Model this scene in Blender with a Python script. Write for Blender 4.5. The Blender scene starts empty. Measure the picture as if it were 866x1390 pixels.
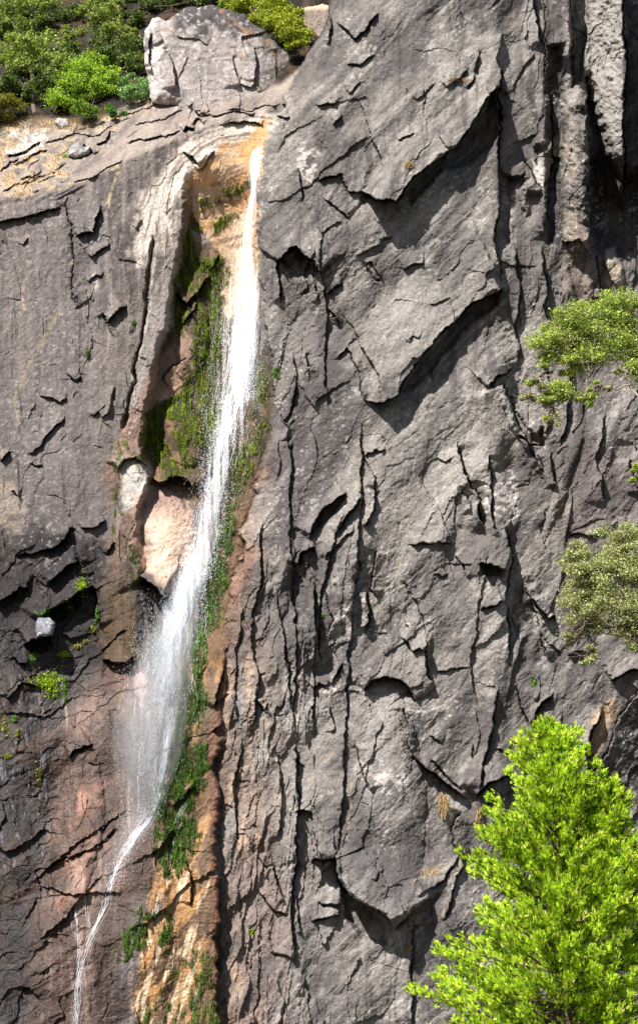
import bpy, math, random
import numpy as np
from mathutils import Vector

random.seed(7)
rng = np.random.default_rng(7)
scn = bpy.context.scene
col = scn.collection

# ---------------------------------------------------------------- camera model
CAMZ = 1.7
D0 = 160.0
S = 0.06                      # metres per photo pixel on the cliff face
W, H = 866.0, 1390.0
PITCH = math.atan2(48.3, D0)
FPX = math.hypot(D0, 48.3) / S
cp, sp = math.cos(PITCH), math.sin(PITCH)


def ray(px, py):
    """direction (y = 1) of the sight line through a photo pixel"""
    u = (np.asarray(px, float) - W / 2) / FPX
    v = -(np.asarray(py, float) - H / 2) / FPX
    y = cp - v * sp
    z = sp + v * cp
    return u / y, z / y


def world(px, py, Y):
    rx, rz = ray(px, py)
    return np.stack([rx * Y, np.asarray(Y) + 0 * rx, CAMZ + rz * Y], -1)


def smooth(e0, e1, x):
    t = np.clip((x - e0) / (e1 - e0), 0, 1)
    return t * t * (3 - 2 * t)


# ---------------------------------------------------------------- noise
_TAB = {}


def vnoise(U, V, seed):
    if seed not in _TAB: _TAB[seed] = np.random.default_rng(seed).random(65536).astype(np.float32)
    T = _TAB[seed]
    U = np.asarray(U, np.float32); V = np.asarray(V, np.float32)
    fu = np.floor(U); fv = np.floor(V)
    iu = fu.astype(np.int32); iv = fv.astype(np.int32)
    fu = U - fu; fv = V - fv
    fu = fu * fu * (3 - 2 * fu); fv = fv * fv * (3 - 2 * fv)
    a0 = (iu & 255) << 8; a1 = ((iu + 1) & 255) << 8; b0 = iv & 255; b1 = (iv + 1) & 255
    a = T.take(a0 | b0); b = T.take(a1 | b0); c = T.take(a0 | b1); d = T.take(a1 | b1)
    a += (b - a) * fu; c += (d - c) * fu
    return a + (c - a) * fv


def fbm(U, V, o, seed, gain=0.5):
    s = 0; a = 1; n = 0
    for i in range(o):
        s = s + a * (vnoise(U * 2 ** i + 17.3 * i, V * 2 ** i + 5.1 * i, seed + i) - 0.5) * 2
        n += a; a *= gain
    return s / n * 1.6


def rot(X, Y, deg):
    c, s = math.cos(math.radians(deg)), math.sin(math.radians(deg))
    return X * c + Y * s, -X * s + Y * c      # first = along direction deg (image, y down), second = across


def voro(U, V, seed):
    r = np.random.default_rng(seed)
    JX = r.random((256, 256)); JY = r.random((256, 256)); HH = r.random((256, 256)); TX = r.random((256, 256)); TY = r.random((256, 256))
    iu = np.floor(U).astype(np.int64); iv = np.floor(V).astype(np.int64)
    best = np.full(U.shape, 9.0); sec = np.full(U.shape, 9.0)
    h = np.zeros(U.shape); tx = np.zeros(U.shape); ty = np.zeros(U.shape); dx = np.zeros(U.shape); dy = np.zeros(U.shape)
    for a in (-1, 0, 1):
        for b in (-1, 0, 1):
            cu = (iu + a); cv = (iv + b); k = (cu & 255, cv & 255)
            ddx = U - (cu + JX[k]); ddy = V - (cv + JY[k])
            d = np.sqrt(ddx * ddx + ddy * ddy)
            m = d < best
            sec = np.where(m, best, np.minimum(sec, d))
            best = np.where(m, d, best)
            h = np.where(m, HH[k], h); tx = np.where(m, TX[k], tx); ty = np.where(m, TY[k], ty)
            dx = np.where(m, ddx, dx); dy = np.where(m, ddy, dy)
    return h - .5, (tx - .5) * dx + (ty - .5) * dy, sec - best


# ---------------------------------------------------------------- grid
def axis(lo, hi, step, out):
    a = list(np.arange(lo, hi, step))
    s = step; x = a[0]; pre = []
    while x > lo - out:
        s *= 1.12; x -= s; pre.append(x)
    s = step; x = a[-1]; post = []
    while x < hi + out:
        s *= 1.12; x += s; post.append(x)
    return np.array(pre[::-1] + a + post)


ax = axis(-25, 891, 1.2, 420)
ay = axis(-20, 1410, 1.2, 330)
PX, PY = [q.astype(np.float32) for q in np.meshgrid(ax, ay)]
NYg, NXg = PX.shape
# jagged domain for all hand-laid features
WX = PX + 3.5 * fbm(PX / 26, PY / 26, 3, 11) + 1.1 * fbm(PX / 5, PY / 5, 2, 15)
WY = PY + 3.5 * fbm(PX / 26, PY / 26, 3, 21) + 1.1 * fbm(PX / 5, PY / 5, 2, 25)


def box(pts, m):
    p = np.array(pts, float)
    x0, y0 = p.min(0) - m - 10; x1, y1 = p.max(0) + m + 10
    i0, i1 = np.searchsorted(ay, [y0, y1]); j0, j1 = np.searchsorted(ax, [x0, x1])
    return slice(i0, i1), slice(j0, j1)


def pdist(pts, X, Y):
    best = np.full(X.shape, 1e9); sg = np.ones(X.shape); T = np.zeros(X.shape)
    p = np.array(pts, float)
    L = np.hypot(*(p[1:] - p[:-1]).T); tot = L.sum(); acc = 0
    for (a, b, l) in zip(p[:-1], p[1:], L):
        dx, dy = b - a
        t = np.clip(((X - a[0]) * dx + (Y - a[1]) * dy) / (l * l + 1e-9), 0, 1)
        d = np.hypot(X - a[0] - t * dx, Y - a[1] - t * dy)
        m = d < best
        best = np.where(m, d, best)
        sg = np.where(m, np.sign(dx * (Y - a[1]) - dy * (X - a[0])), sg)
        T = np.where(m, (acc + t * l) / tot, T)
        acc += l
    return best, sg, T


def inside(poly, X, Y):
    c = np.zeros(X.shape, bool); n = len(poly)
    for i in range(n):
        x0, y0 = poly[i]; x1, y1 = poly[(i + 1) % n]
        if y0 == y1: continue
        m = ((y0 > Y) != (y1 > Y)) & (X < (x1 - x0) * (Y - y0) / (y1 - y0) + x0)
        c ^= m
    return c


def polymask(poly, soft=8, rough=10, seed=31, fs=18, fine=1.0):
    """soft, ragged-edged mask of a polygon, full grid"""
    out = np.zeros(PX.shape)
    s = box(poly, soft + rough)
    X = PX[s] + rough * fbm(PX[s] / fs, PY[s] / fs, 4, seed, .6) * fine
    Y = PY[s] + rough * fbm(PX[s] / fs, PY[s] / fs, 4, seed + 9, .6) * fine
    d, _, _ = pdist(list(poly) + [poly[0]], X, Y)
    ins = inside(poly, X, Y)
    out[s] = smooth(-soft, soft, np.where(ins, d, -d))
    return out


P = np.zeros(PX.shape)


KL = 1.2


def ledge(pts, h, L=50, side=(-1, -1), taper=.12, dent=.25, t0=None, t1=None, pw=1.3, slit=1.0):
    """rock on one side of the line stands proud by h and dies away over L"""
    s = box(pts, L)
    d, sg, T = pdist(pts, WX[s], WY[s])
    p = np.array(pts, float); v = p[-1] - p[0]
    if v[0] * side[1] - v[1] * side[0] < 0: sg = -sg
    a = taper if t0 is None else t0; b = taper if t1 is None else t1
    tp = smooth(0, max(a, 1e-3), T) * smooth(0, max(b, 1e-3), 1 - T)
    up = np.clip(1 - d / L, 0, 1) ** pw * smooth(-.5, .9, d)
    dn = -dent * np.exp(-d / (4 + h * .5))
    P[s] += KL * h * tp * np.where(sg > 0, up, dn)
    P[s] -= .7 * slit * (1 - .75 * mL[s] * smooth(12, -8, PY[s] - brk[s])) * smooth(-.5, .3, fbm(PX[s] / 22, PY[s] / 22, 2, 17) + .45 * min(1, h / 10)) * np.minimum(1.0 * h + 1, 12) * tp * np.exp(-((d - .6) / 1.2) ** 2) * (sg <= 0)


def crack(pts, w, dep, taper=.15):
    s = box(pts, w * 3)
    d, _, T = pdist(pts, WX[s], WY[s])
    tp = smooth(0, taper, T) * smooth(0, taper, 1 - T)
    P[s] -= dep * tp * (1 - smooth(0, w, d))


def dent(poly, dep, soft=6, rough=5, seed=3):
    P[...] -= dep * polymask(poly, soft, rough, seed)


def bump(cx, cy, rx, ry, deg, h, pw=2):
    s = box([(cx - rx - ry, cy - rx - ry), (cx + rx + ry, cy + rx + ry)], 5)
    a, b = rot(WX[s] - cx, WY[s] - cy, deg)
    P[s] += h * np.clip(1 - (a / rx) ** 2 - (b / ry) ** 2, 0, 1) ** (1 / pw)


# ================================================================ RELIEF (unit: photo pixel = 0.06 m)
EDGE = [(470, -400), (447, 0), (441, 40), (418, 72), (388, 128), (370, 165), (360, 195), (352, 232), (350, 300), (352, 380),
        (360, 430), (368, 480), (372, 540), (366, 590), (352, 640), (338, 700), (322, 770), (308, 840), (300, 920), (297, 1000),
        (296, 1100), (296, 1300), (296, 1800)]
GUL = [(300, 120), (262, 225), (250, 250), (250, 300), (238, 370), (225, 440), (208, 500), (196, 560), (190, 610), (200, 650), (185, 690), (190, 780)]
ex = np.interp(WY, [p[1] for p in EDGE], [p[0] for p in EDGE])
ex = ex + (5 * fbm(PY / 40, PX * 0, 3, 19) + 3 * fbm(PY / 11, PX * 0 + 3, 2, 29)) * smooth(600, 700, PY)
right = WX > ex

P += -0.10 * (1300 - PY)
# left wall
Lw = np.zeros(PX.shape)
brk = np.interp(PX, [-400, 0, 60, 110, 180, 250, 300, 360, 420], [330, 268, 255, 248, 215, 185, 165, 150, 120])
top = np.interp(PX, [-400, 0, 60, 120, 180, 240, 300, 380, 470], [200, 172, 160, 168, 142, 118, 112, 115, 40])
up = np.clip(brk - PY, 0, None)
Lw -= 30 * (1 - np.exp(-up / 60)) + 1.9 * up
up2 = np.clip(top - PY, 0, None)
Lw += 1.0 * np.minimum(up2, 500)
# rounded shoulder of the left face
Lw += 16 * smooth(700, 420, PY) * smooth(0, 180, PX) * smooth(260, 190, PX)
Lw -= 25 * smooth(250, 330, PX) * smooth(700, 300, PY)
# gully
gm = smooth(-4, 10, WX - np.interp(WY, [p[1] for p in GUL] + [900, 1000, 1100], [p[0] for p in GUL] + [215, 225, 225]))
gy = smooth(215, 300, PY) * smooth(1000, 640, PY)
Lw -= (30 * gy + 6) * gm * smooth(200, 260, PY)
# lower basin leans out
Lw += 35 * smooth(760, 1350, PY) - 10 * smooth(0, 150, PX) * smooth(200, 150, PX) * smooth(700, 900, PY)
Lw += 22 * smooth(880, 1000, PY + .6 * (PX - 120)) * smooth(40, 140, PX)
Rw = np.zeros(PX.shape)
dxr = np.clip(PX - ex, 0, None)
Rw += (18 + 26 * smooth(500, 250, PY)) * smooth(900, 300, PY) + 4
Rw += 26 * (1 - np.exp(-dxr / 40)) * smooth(1500, 500, PY) - .10 * dxr
Rw += 14 * smooth(820, 1100, PY)
Rw -= 0.25 * np.clip(130 - PY, 0, None) * smooth(560, 430, PX)
Rw -= 14 * smooth(672, 700, PX) + 22 * smooth(760, 880, PX) * smooth(600, 300, PY)
mixr = smooth(-1.2, 1.2, WX - ex)
P += Lw * (1 - mixr) + Rw * mixr
P -= 4 * np.exp(-((WX - ex - 2) / 5) ** 2) * smooth(560, 620, PY)

mR = mixr
mL = 1 - mixr
# ---- broad undulation
P += 11 * fbm(PX / 120, PY / 260, 3, 41)
P += mR * 7 * fbm(*[c / s for c, s in zip(rot(PX, PY, -48), (170, 55))], 3, 51)
# ---- joint sets as saw-toothed ledges
def joints(deg, wave, amp, seed, mask, ln=5.0, thr=.0):
    a, b = rot(PX, PY, deg)
    n = fbm(a / (wave * ln), b / (wave * 1.3), 4, seed, .55)
    ph = b / wave + 1.5 * n + .06 * fbm(PX / 9, PY / 9, 2, seed + 3)
    f = ph - np.floor(ph)
    saw = np.where(f < .93, f / .93, (1 - f) / .07)
    k = np.floor(ph)
    m = smooth(thr, thr + .5, fbm(a / (wave * 2.5), b / (wave * 1.5) + k * 3.7, 2, seed + 7))
    return amp * saw * m * mask


wave_r = smooth(350, 420, PY)
P -= joints(-46, 48, 3.4, 61, mR * (1 - .5 * wave_r), 5)
P -= joints(-40, 15, 1.1, 66, mR, 6, .2)
P += (1 - .75 * smooth(440, 500, PX) * smooth(700, 640, PX)) * joints(-82, 40, 7, 71, mR * np.clip(smooth(560, 700, PY) + smooth(690, 740, PX) + smooth(470, 410, PX) * smooth(430, 520, PY), 0, 1), 5, .15)
P += joints(-83, 15, 2.8, 76, mR * np.clip(smooth(700, 900, PY) * smooth(470, 430, PX) + smooth(690, 740, PX) * smooth(500, 400, PY), 0.15, 1), 7)
P += joints(86, 22, 3, 81, mL * smooth(240, 300, PY) * (1 - gm), 7, .1)
P -= joints(-32, 34, 4, 86, mL * smooth(690, 760, PY) * (1 - .85 * smooth(120, 150, PX)), 4)
P -= joints(-28, 22, 9, 91, mL * smooth(300, 240, PY) * smooth(330, 260, PX) * smooth(250, 190, PX + .6 * (PY - 120)), 4, -.1)
# ---- faceted blocks
a, b = rot(WX + 6 * fbm(PX / 30, PY / 30, 3, 5), WY, -55)
h1, t1, e1 = voro(a / 95, b / 42, 101)
P += mR * (2.5 * h1 + 10 * t1)
a, b = rot(WX, WY, -70)
h2, t2, e2 = voro(a / 44, b / 20, 102)
rough = smooth(-.1, .9, fbm(PX / 120, PY / 120, 2, 103) + smooth(650, 760, PX) + .6 * smooth(450, 400, PX) - .3 * smooth(420, 330, PY))
P += mR * rough * (.8 * h2 + 3.6 * t2)
h3, t3, e3 = voro(a / 17, b / 9, 104)
P += (0.1 + .45 * rough) * (.7 * h3 + 2.0 * t3) * (mR + .4 * mL)
a, b = rot(WX, WY, -25)
h4, t4, e4 = voro(a / 60, b / 34, 105)
lowL = smooth(690, 780, PY) * smooth(235, 180, PX) * (1 - .8 * smooth(120, 150, PX) * smooth(930, 890, PY)) * (1 - .6 * smooth(60, 110, PX) * smooth(900, 960, PY))
P += mL * lowL * (4 * h4 + 12 * t4)
h5, t5, e5 = voro(a / 24, b / 14, 106)
P += mL * (lowL + smooth(270, 210, PY + .3 * PX - 40)) * (1.2 * h5 + 4 * t5)
a, b = rot(WX, WY, -50)
h6, t6, e6 = voro(a / 8, b / 4.2, 107)
P += (.2 + .5 * rough) * (.4 * h6 + 1.2 * t6) * (mR + .4 * mL)
h7, t7, e7 = voro(PX / 30 + .3 * fbm(PX / 20, PY / 20, 2, 108), PY / 70, 109)
P += mL * (1 - lowL) * (.8 * h7 + 4 * t7)
a, b = rot(WX + 5 * fbm(PX / 40, PY / 40, 2, 131), WY, -84)
h8, t8, e8 = voro(a / 52, b / 14, 132)
P += mR * smooth(130, 60, PX - ex) * smooth(640, 760, PY) * (3.5 * h8 + 8 * t8)
h9, t9, e9 = voro(a / 150, b / 60, 133)
P += mR * (3 * h9 + 10 * t9) * smooth(560, 700, PY) * smooth(720, 660, PX)
a, b = rot(WX, WY, -28)
h0, t0_, e0 = voro(a / 120, b / 50, 134)
P += mL * smooth(900, 980, PY) * smooth(30, 80, PX) * (3 * h0 + 14 * t0_)
# fine grain
P += (.7 * mR + .45 * mL) * fbm(*[c / s for c, s in zip(rot(PX, PY, -45), (16, 8))], 4, 111, .65)
P += .38 * fbm(PX / 3.2, PY / 3.2, 2, 121)

UL, U, Lf, UR, LL = (-1, -1), (0, -1), (-1, 0), (1, -1), (-1, 1)
# ---- right wall, hand-laid
ledge([(430, 246), (445, 238), (462, 240), (478, 258), (498, 266)], 7, 40, U)
ledge([(492, 262), (505, 270), (522, 272), (540, 274), (548, 255), (562, 237), (590, 218), (618, 200), (640, 172), (660, 140), (676, 118)], 30, 150, UL, t0=.03, t1=.02, dent=.45)
ledge([(495, 541), (515, 545), (540, 538), (552, 512), (575, 482), (600, 452), (625, 428), (645, 408), (660, 400), (682, 392)], 21, 140, UL, t0=.1, t1=.03, dent=.5)
ledge([(452, 490), (470, 470), (487, 500), (490, 530), (498, 545)], 6, 30, (1, -.3))
ledge([(664, 528), (680, 510), (697, 497)], 11, 50, UL, t0=.05)
ledge([(682, 522), (690, 550), (700, 575), (712, 598), (735, 640), (742, 660)], 18, 60, Lf, t0=.05, t1=.4)
ledge([(678, 46), (677, 110), (674, 200), (676, 300), (670, 340), (680, 395)], 14, 45, Lf, t0=.02)
ledge([(724, -30), (727, 30), (736, 64)], 14, 30, Lf, t0=.01, t1=.1)
ledge([(740, -20), (742, 60), (738, 110)], 8, 18, (1, 0))
ledge([(771, -30), (773, 60), (766, 84)], 24, 26, Lf, t0=.01, t1=.1)
dent([(774, -60), (796, -60), (797, 30), (788, 110), (776, 118)], 44, 3, 3)
dent([(766, 78), (780, 76), (778, 100), (764, 104)], 18, 3, 3)
dent([(744, 60), (765, 60), (762, 200), (752, 330), (742, 330)], 22, 5, 4)
ledge([(796, 118), (797, 200), (798, 280), (801, 345)], 62, 34, Lf, t0=.12, t1=.08, dent=.1)
dent([(797, 105), (826, 212), (850, 235), (900, 235), (900, 360), (850, 354), (803, 336)], 64, 12, 4)
ledge([(843, -60), (843, 50), (850, 95), (846, 200), (846, 300)], 60, 44, Lf, t0=.01, t1=.2)
dent([(726, 197), (742, 195), (741, 218), (726, 214)], 16, 4, 3)
dent([(716, 262), (736, 260), (732, 298), (714, 294)], 18, 4, 4)
dent([(690, 240), (712, 236), (708, 292), (692, 286)], 18, 4, 6)
dent([(680, 230), (694, 240), (690, 330), (680, 320)], 16, 4, 4)
dent([(740, 210), (758, 216), (752, 260), (742, 262)], 16, 3, 3)
ledge([(712, 216), (724, 250), (736, 258)], 9, 20, UL)
ledge([(744, 120), (748, 200), (744, 270), (735, 330)], 13, 26, Lf)
ledge([(762, 330), (788, 326), (800, 345)], 8, 20, U)
bump(783, 280, 80, 11, 88, 4)
bump(834, 362, 36, 11, 75, 14)
bump(800, 380, 34, 9, 92, 10)
bump(772, 395, 40, 9, 85, 9)
bump(700, 575, 44, 12, 62, 12)
ledge([(806, 345), (812, 380), (816, 410)], 14, 20, Lf)
ledge([(379, 356), (392, 338), (402, 334), (412, 345), (424, 352), (438, 368)], 22, 50, U, t0=.03, t1=.05, dent=.8)
ledge([(378, 350), (378, 385), (380, 412)], 10, 18, Lf, t0=.05)
dent([(382, 354), (402, 340), (430, 362), (420, 378), (396, 372)], 14, 5, 3)
ledge([(424, 366), (428, 395), (432, 412)], 5, 12, Lf)
ledge([(441, 402), (452, 391), (463, 386)], 8, 18, UL)
ledge([(446, 420), (458, 432), (452, 434)], 8, 16, U)
ledge([(417, 478), (420, 500), (430, 496)], 9, 16, UL)
ledge([(398, 475), (402, 520), (398, 545)], 6, 12, Lf)
ledge([(380, 560), (386, 572), (396, 560), (402, 520)], 5, 20, U)
ledge([(481, 348), (500, 338), (520, 322), (531, 318)], 5, 30, UL)
ledge([(547, 370), (560, 362), (577, 361)], 6, 30, U)
crack([(496, 362), (508, 380), (516, 378)], 3, 7)
ledge([(496, 362), (503, 356), (512, 368), (516, 376)], 5, 10, UR)
ledge([(555, 465), (560, 458), (572, 460)], 3, 18, UL)
ledge([(580, 415), (590, 413), (612, 403)], 3, 26, U)
ledge([(430, 145), (445, 139), (457, 140)], 6, 24, U)
ledge([(452, 168), (464, 160)], 6, 20, U)
ledge([(374, 158), (384, 160), (392, 156)], 5, 20, U)
ledge([(457, 30), (470, 38), (478, 50), (492, 42), (502, 28), (516, 18)], 9, 40, U)
ledge([(440, 15), (448, 30), (446, 60)], 10, 16, Lf)
ledge([(470, 86), (490, 85), (512, 71)], 5, 30, UL)
ledge([(401, 225), (408, 250), (411, 275)], 6, 16, Lf)
ledge([(632, 122), (645, 105), (650, 70)], 6, 40, UL)
ledge([(606, 118), (625, 105), (638, 90)], 5, 30, UL)
ledge([(560, 135), (575, 127), (590, 112)], 4, 30, UL)
ledge([(470, 125), (492, 112)], 4, 24, UL)
ledge([(540, 190), (560, 178)], 4, 24, UL)
ledge([(440, 270), (456, 280), (474, 296)], 5, 24, U)
dent([(553, 262), (566, 240), (596, 214), (622, 198), (646, 168), (672, 124), (678, 160), (668, 196), (640, 222), (600, 232), (575, 258), (560, 276)], 26, 4, 4)
dent([(548, 532), (556, 512), (578, 484), (604, 454), (630, 430), (660, 404), (676, 396), (672, 414), (640, 440), (612, 466), (588, 500), (566, 524)], 20, 4, 3)
dent([(461, 1196), (476, 1216), (500, 1232), (524, 1244), (526, 1282), (500, 1278), (474, 1250)], 26, 4, 3)
dent([(690, 540), (706, 566), (726, 592), (736, 580), (738, 606), (722, 604), (704, 590)], 16, 4, 3)
dent([(421, 724), (432, 704), (448, 688), (467, 675), (456, 694), (438, 712)], 10, 2, 2)
dent([(653, 766), (684, 774), (681, 784), (655, 780)], 12, 2, 2)
dent([(216, 656), (240, 650), (258, 660), (264, 692), (252, 684), (236, 668)], 12, 4, 4)
dent([(60, 836), (84, 822), (112, 806), (104, 826), (80, 842)], 16, 3, 4)
dent([(36, 880), (68, 870), (62, 884), (44, 888)], 14, 3, 3)
for q_, h_l, L_l in (
    ([(492, 560), (490, 620), (487, 700), (482, 790), (474, 880), (470, 960), (468, 1040), (460, 1120), (457, 1180)], 9, 50),
    ([(470, 690), (452, 740), (438, 800), (430, 870), (426, 940), (423, 1010)], 9, 34),
    ([(388, 560), (396, 640), (392, 720), (398, 800), (404, 880), (400, 960), (402, 1010)], 9, 30),
    ([(356, 700), (352, 790), (340, 860), (352, 930), (338, 1010)], 9, 24),
    ([(332, 820), (322, 880), (316, 960)], 7, 18),
    ([(330, 1000), (318, 1090), (322, 1150)], 8, 22),
    ([(376, 1020), (384, 1080), (376, 1140)], 8, 20),
    ([(438, 300), (436, 360), (444, 430), (440, 500), (450, 560)], 6, 30),
    ([(700, 330), (704, 400), (698, 450), (706, 500)], 10, 26),
    ([(738, 330), (742, 400), (736, 470), (746, 540), (742, 600)], 14, 30),
    ([(782, 420), (776, 480), (768, 560), (760, 610)], 12, 30),
    ([(820, 560), (812, 620), (818, 690)], 9, 40),
    ([(560, 1240), (556, 1300), (562, 1400)], 8, 30),
    ([(664, 740), (650, 830), (640, 900), (646, 960)], 5, 40)):
    ledge(q_, h_l * .8, L_l, Lf, dent=.5, slit=.35)
# centre
ledge([(491, 598), (492, 625), (505, 640), (509, 655), (506, 668)], 7, 20, Lf)
ledge([(494, 618), (510, 612), (522, 610)], 5, 22, U)
ledge([(418, 728), (428, 702), (445, 685), (470, 671)], 15, 46, UL, dent=.6)
ledge([(404, 768), (410, 750), (427, 742)], 13, 22, UL, dent=.8)
ledge([(460, 722), (470, 702), (480, 690), (486, 676)], 11, 20, UL, dent=.7)
ledge([(492, 716), (500, 702), (508, 690), (509, 664)], 10, 16, UL, dent=.6)
ledge([(440, 760), (466, 730), (480, 715)], 6, 16, UL)
ledge([(556, 742), (575, 738), (592, 735), (614, 738)], 7, 40, U)
ledge([(512, 745), (506, 775), (504, 800), (512, 810)], 9, 22, (1, 0), dent=1.2)
ledge([(497, 806), (499, 830), (498, 856)], 12, 14, Lf, dent=.5)
ledge([(483, 745), (484, 765), (486, 780)], 6, 14, Lf)
crack([(546, 784), (556, 808), (570, 835), (585, 864)], 2.0, 6)
ledge([(540, 862), (555, 874), (562, 884), (572, 878), (583, 884)], 10, 40, U)
ledge([(580, 866), (579, 890), (582, 915), (591, 930)], 12, 26, Lf)
ledge([(595, 912), (612, 910), (640, 909)], 4, 24, U)
ledge([(588, 615), (600, 624), (612, 618)], 4, 20, U)
ledge([(590, 780), (600, 784), (606, 780)], 4, 20, U)
ledge([(425, 790), (428, 840), (436, 900)], 12, 18, Lf, dent=.5)
ledge([(444, 800), (452, 840), (440, 868)], 8, 18, (1, 0))
bump(418, 840, 50, 13, 84, 10)
bump(468, 790, 48, 14, 80, 9)
bump(410, 900, 40, 10, 86, 8)
bump(382, 790, 50, 12, 86, 8)
ledge([(376, 800), (382, 850), (392, 900), (398, 960)], 7, 16, Lf)
ledge([(496, 938), (504, 922), (520, 917), (536, 920), (550, 930), (564, 952)], 15, 60, U, dent=.9)
ledge([(553, 962), (553, 1000), (560, 1024), (585, 1048), (605, 1064), (640, 1084)], 16, 60, UR, t0=.02, dent=.6)
ledge([(585, 1030), (600, 1048), (625, 1070)], 7, 30, UR)
ledge([(583, 998), (596, 1006), (604, 1008)], 4, 24, U)
bump(515, 1080, 170, 62, 86, 14)
ledge([(455, 1150), (458, 1190), (474, 1216), (500, 1232), (522, 1244), (534, 1262)], 40, 110, (.2, -1), t0=.2, t1=.1, dent=.45)
ledge([(534, 1264), (545, 1248), (560, 1232), (585, 1218)], 14, 50, UL)
ledge([(424, 1165), (440, 1166), (456, 1164)], 14, 50, U, t0=.02, t1=.02, dent=.8)
ledge([(424, 1080), (428, 1130), (433, 1168)], 7, 20, (1, 0))
ledge([(402, 1000), (402, 1050), (406, 1104), (402, 1150), (396, 1210), (398, 1310)], 10, 20, Lf, dent=.7)
ledge([(404, 1100), (412, 1098), (424, 1101)], 8, 26, U, t0=.02, t1=.02, dent=.9)
ledge([(442, 958), (450, 975), (456, 992)], 9, 20, Lf)
ledge([(424, 934), (432, 926), (445, 930)], 9, 20, U)
ledge([(448, 928), (456, 915), (466, 900)], 9, 16, UL)
ledge([(482, 1010), (492, 1050), (500, 1075)], 7, 24, (1, 0))
ledge([(352, 1205), (358, 1222), (372, 1236), (392, 1242)], 7, 34, U)
ledge([(353, 1163), (362, 1180)], 5, 16, UR)
ledge([(372, 1175), (380, 1210), (388, 1226)], 9, 20, Lf)
ledge([(404, 1220), (408, 1255), (414, 1268)], 7, 14, Lf)
ledge([(432, 1222), (445, 1226), (462, 1230)], 7, 24, U)
ledge([(424, 1252), (440, 1244), (462, 1242)], 8, 24, U)
ledge([(365, 1290), (385, 1294), (398, 1300)], 5, 30, U)
ledge([(506, 1196), (515, 1184), (524, 1180)], 4, 18, UL)
ledge([(350, 948), (358, 965), (364, 955)], 10, 18, U)
ledge([(312, 940), (320, 960), (322, 980)], 8, 14, Lf)
ledge([(628, 1100), (614, 1120), (616, 1148), (624, 1168)], 14, 22, (1, 0), dent=.9)
ledge([(676, 930), (672, 965), (660, 1020), (650, 1076)], 10, 34, Lf)
ledge([(646, 1082), (660, 1065), (675, 1060), (692, 1050)], 12, 44, U, dent=.7)
ledge([(642, 965), (650, 1000), (646, 1030)], 3, 20, Lf)
ledge([(676, 1014), (684, 1020), (690, 1023)], 6, 20, U)
ledge([(705, 925), (706, 958), (718, 984), (730, 966), (752, 936)], 11, 36, U, dent=.6)
ledge([(560, 1218), (575, 1210), (600, 1195), (625, 1160)], 6, 30, UL)
ledge([(600, 1250), (612, 1225), (620, 1190), (632, 1170)], 7, 24, UL)
ledge([(651, 763), (664, 764), (684, 772)], 16, 40, U, t0=.02, t1=.02, dent=.8)
ledge([(654, 826), (670, 822), (686, 815)], 8, 34, U)
ledge([(682, 705), (690, 725), (693, 760), (688, 800), (686, 830), (694, 900)], 10, 30, Lf, dent=.8)
ledge([(622, 602), (630, 636), (644, 672), (652, 700), (660, 716)], 15, 34, Lf, dent=.8)
ledge([(664, 618), (666, 660), (667, 694), (672, 716), (680, 720)], 9, 18, Lf)
ledge([(617, 660), (630, 676), (640, 694)], 6, 20, LL)
ledge([(616, 755), (630, 768), (632, 785)], 5, 24, UR)
ledge([(700, 590), (718, 604), (735, 602)], 10, 30, U)
ledge([(744, 612), (750, 640), (756, 660)], 13, 20, Lf)
ledge([(728, 618), (738, 636)], 8, 16, Lf)
bump(765, 650, 90, 9, 108, 9)
ledge([(722, 812), (732, 832), (744, 842), (752, 836)], 14, 30, U, dent=.7)
dent([(706, 785), (718, 790), (728, 840), (745, 900), (712, 900), (696, 860), (694, 820)], 9, 8, 4)
ledge([(714, 790), (722, 820), (732, 850), (744, 895)], 9, 20, (1, 0))
ledge([(770, 730), (795, 725), (815, 722), (840, 705)], 6, 60, U)
ledge([(855, 620), (862, 650), (866, 670)], 10, 30, Lf)
ledge([(771, 888), (785, 882), (800, 888)], 10, 30, U)
ledge([(820, 960), (800, 990), (796, 1020), (800, 1060)], 15, 40, Lf, dent=.5)
ledge([(866, 935), (840, 980), (815, 1040), (800, 1075)], 38, 60, (1, 1), t0=.02)
ledge([(825, 925), (845, 915), (880, 905)], 12, 40, U)

# ---- left wall, hand-laid
ledge([(-10, 306), (12, 298), (28, 292), (45, 290), (62, 286), (88, 283)], 6, 40, U, dent=1.0)
ledge([(92, 262), (95, 290), (97, 318), (100, 360), (101, 420)], 9, 30, (1, 0), dent=.7)
ledge([(100, 320), (112, 312), (124, 314), (130, 296), (138, 278)], 10, 36, UL, dent=.7)
ledge([(122, 352), (135, 342), (152, 330)], 6, 24, UL)
ledge([(138, 424), (146, 440), (150, 434), (160, 418), (170, 412)], 10, 24, U, dent=.7)
ledge([(186, 310), (194, 298)], 5, 18, UL)
ledge([(32, 335), (37, 320)], 4, 16, Lf)
crack([(208, 318), (203, 360), (196, 420), (189, 470), (178, 530), (166, 588)], 4, 13, .05)
ledge([(122, 384), (132, 374), (139, 374)], 4, 18, U)
ledge([(58, 538), (72, 540), (80, 545), (92, 538)], 5, 20, U)
ledge([(93, 508), (102, 513), (112, 512)], 5, 20, U)
ledge([(36, 620), (50, 608), (62, 592), (90, 562)], 6, 30, UL)
ledge([(0, 622), (8, 616), (14, 610)], 9, 20, U)
ledge([(16, 664), (26, 672)], 6, 18, U)
ledge([(42, 630), (52, 634), (60, 632)], 4, 18, U)
ledge([(128, 570), (136, 556), (142, 566), (148, 560), (156, 525)], 5, 20, U)
ledge([(106, 708), (110, 716), (126, 715), (146, 705)], 7, 26, U)
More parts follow.
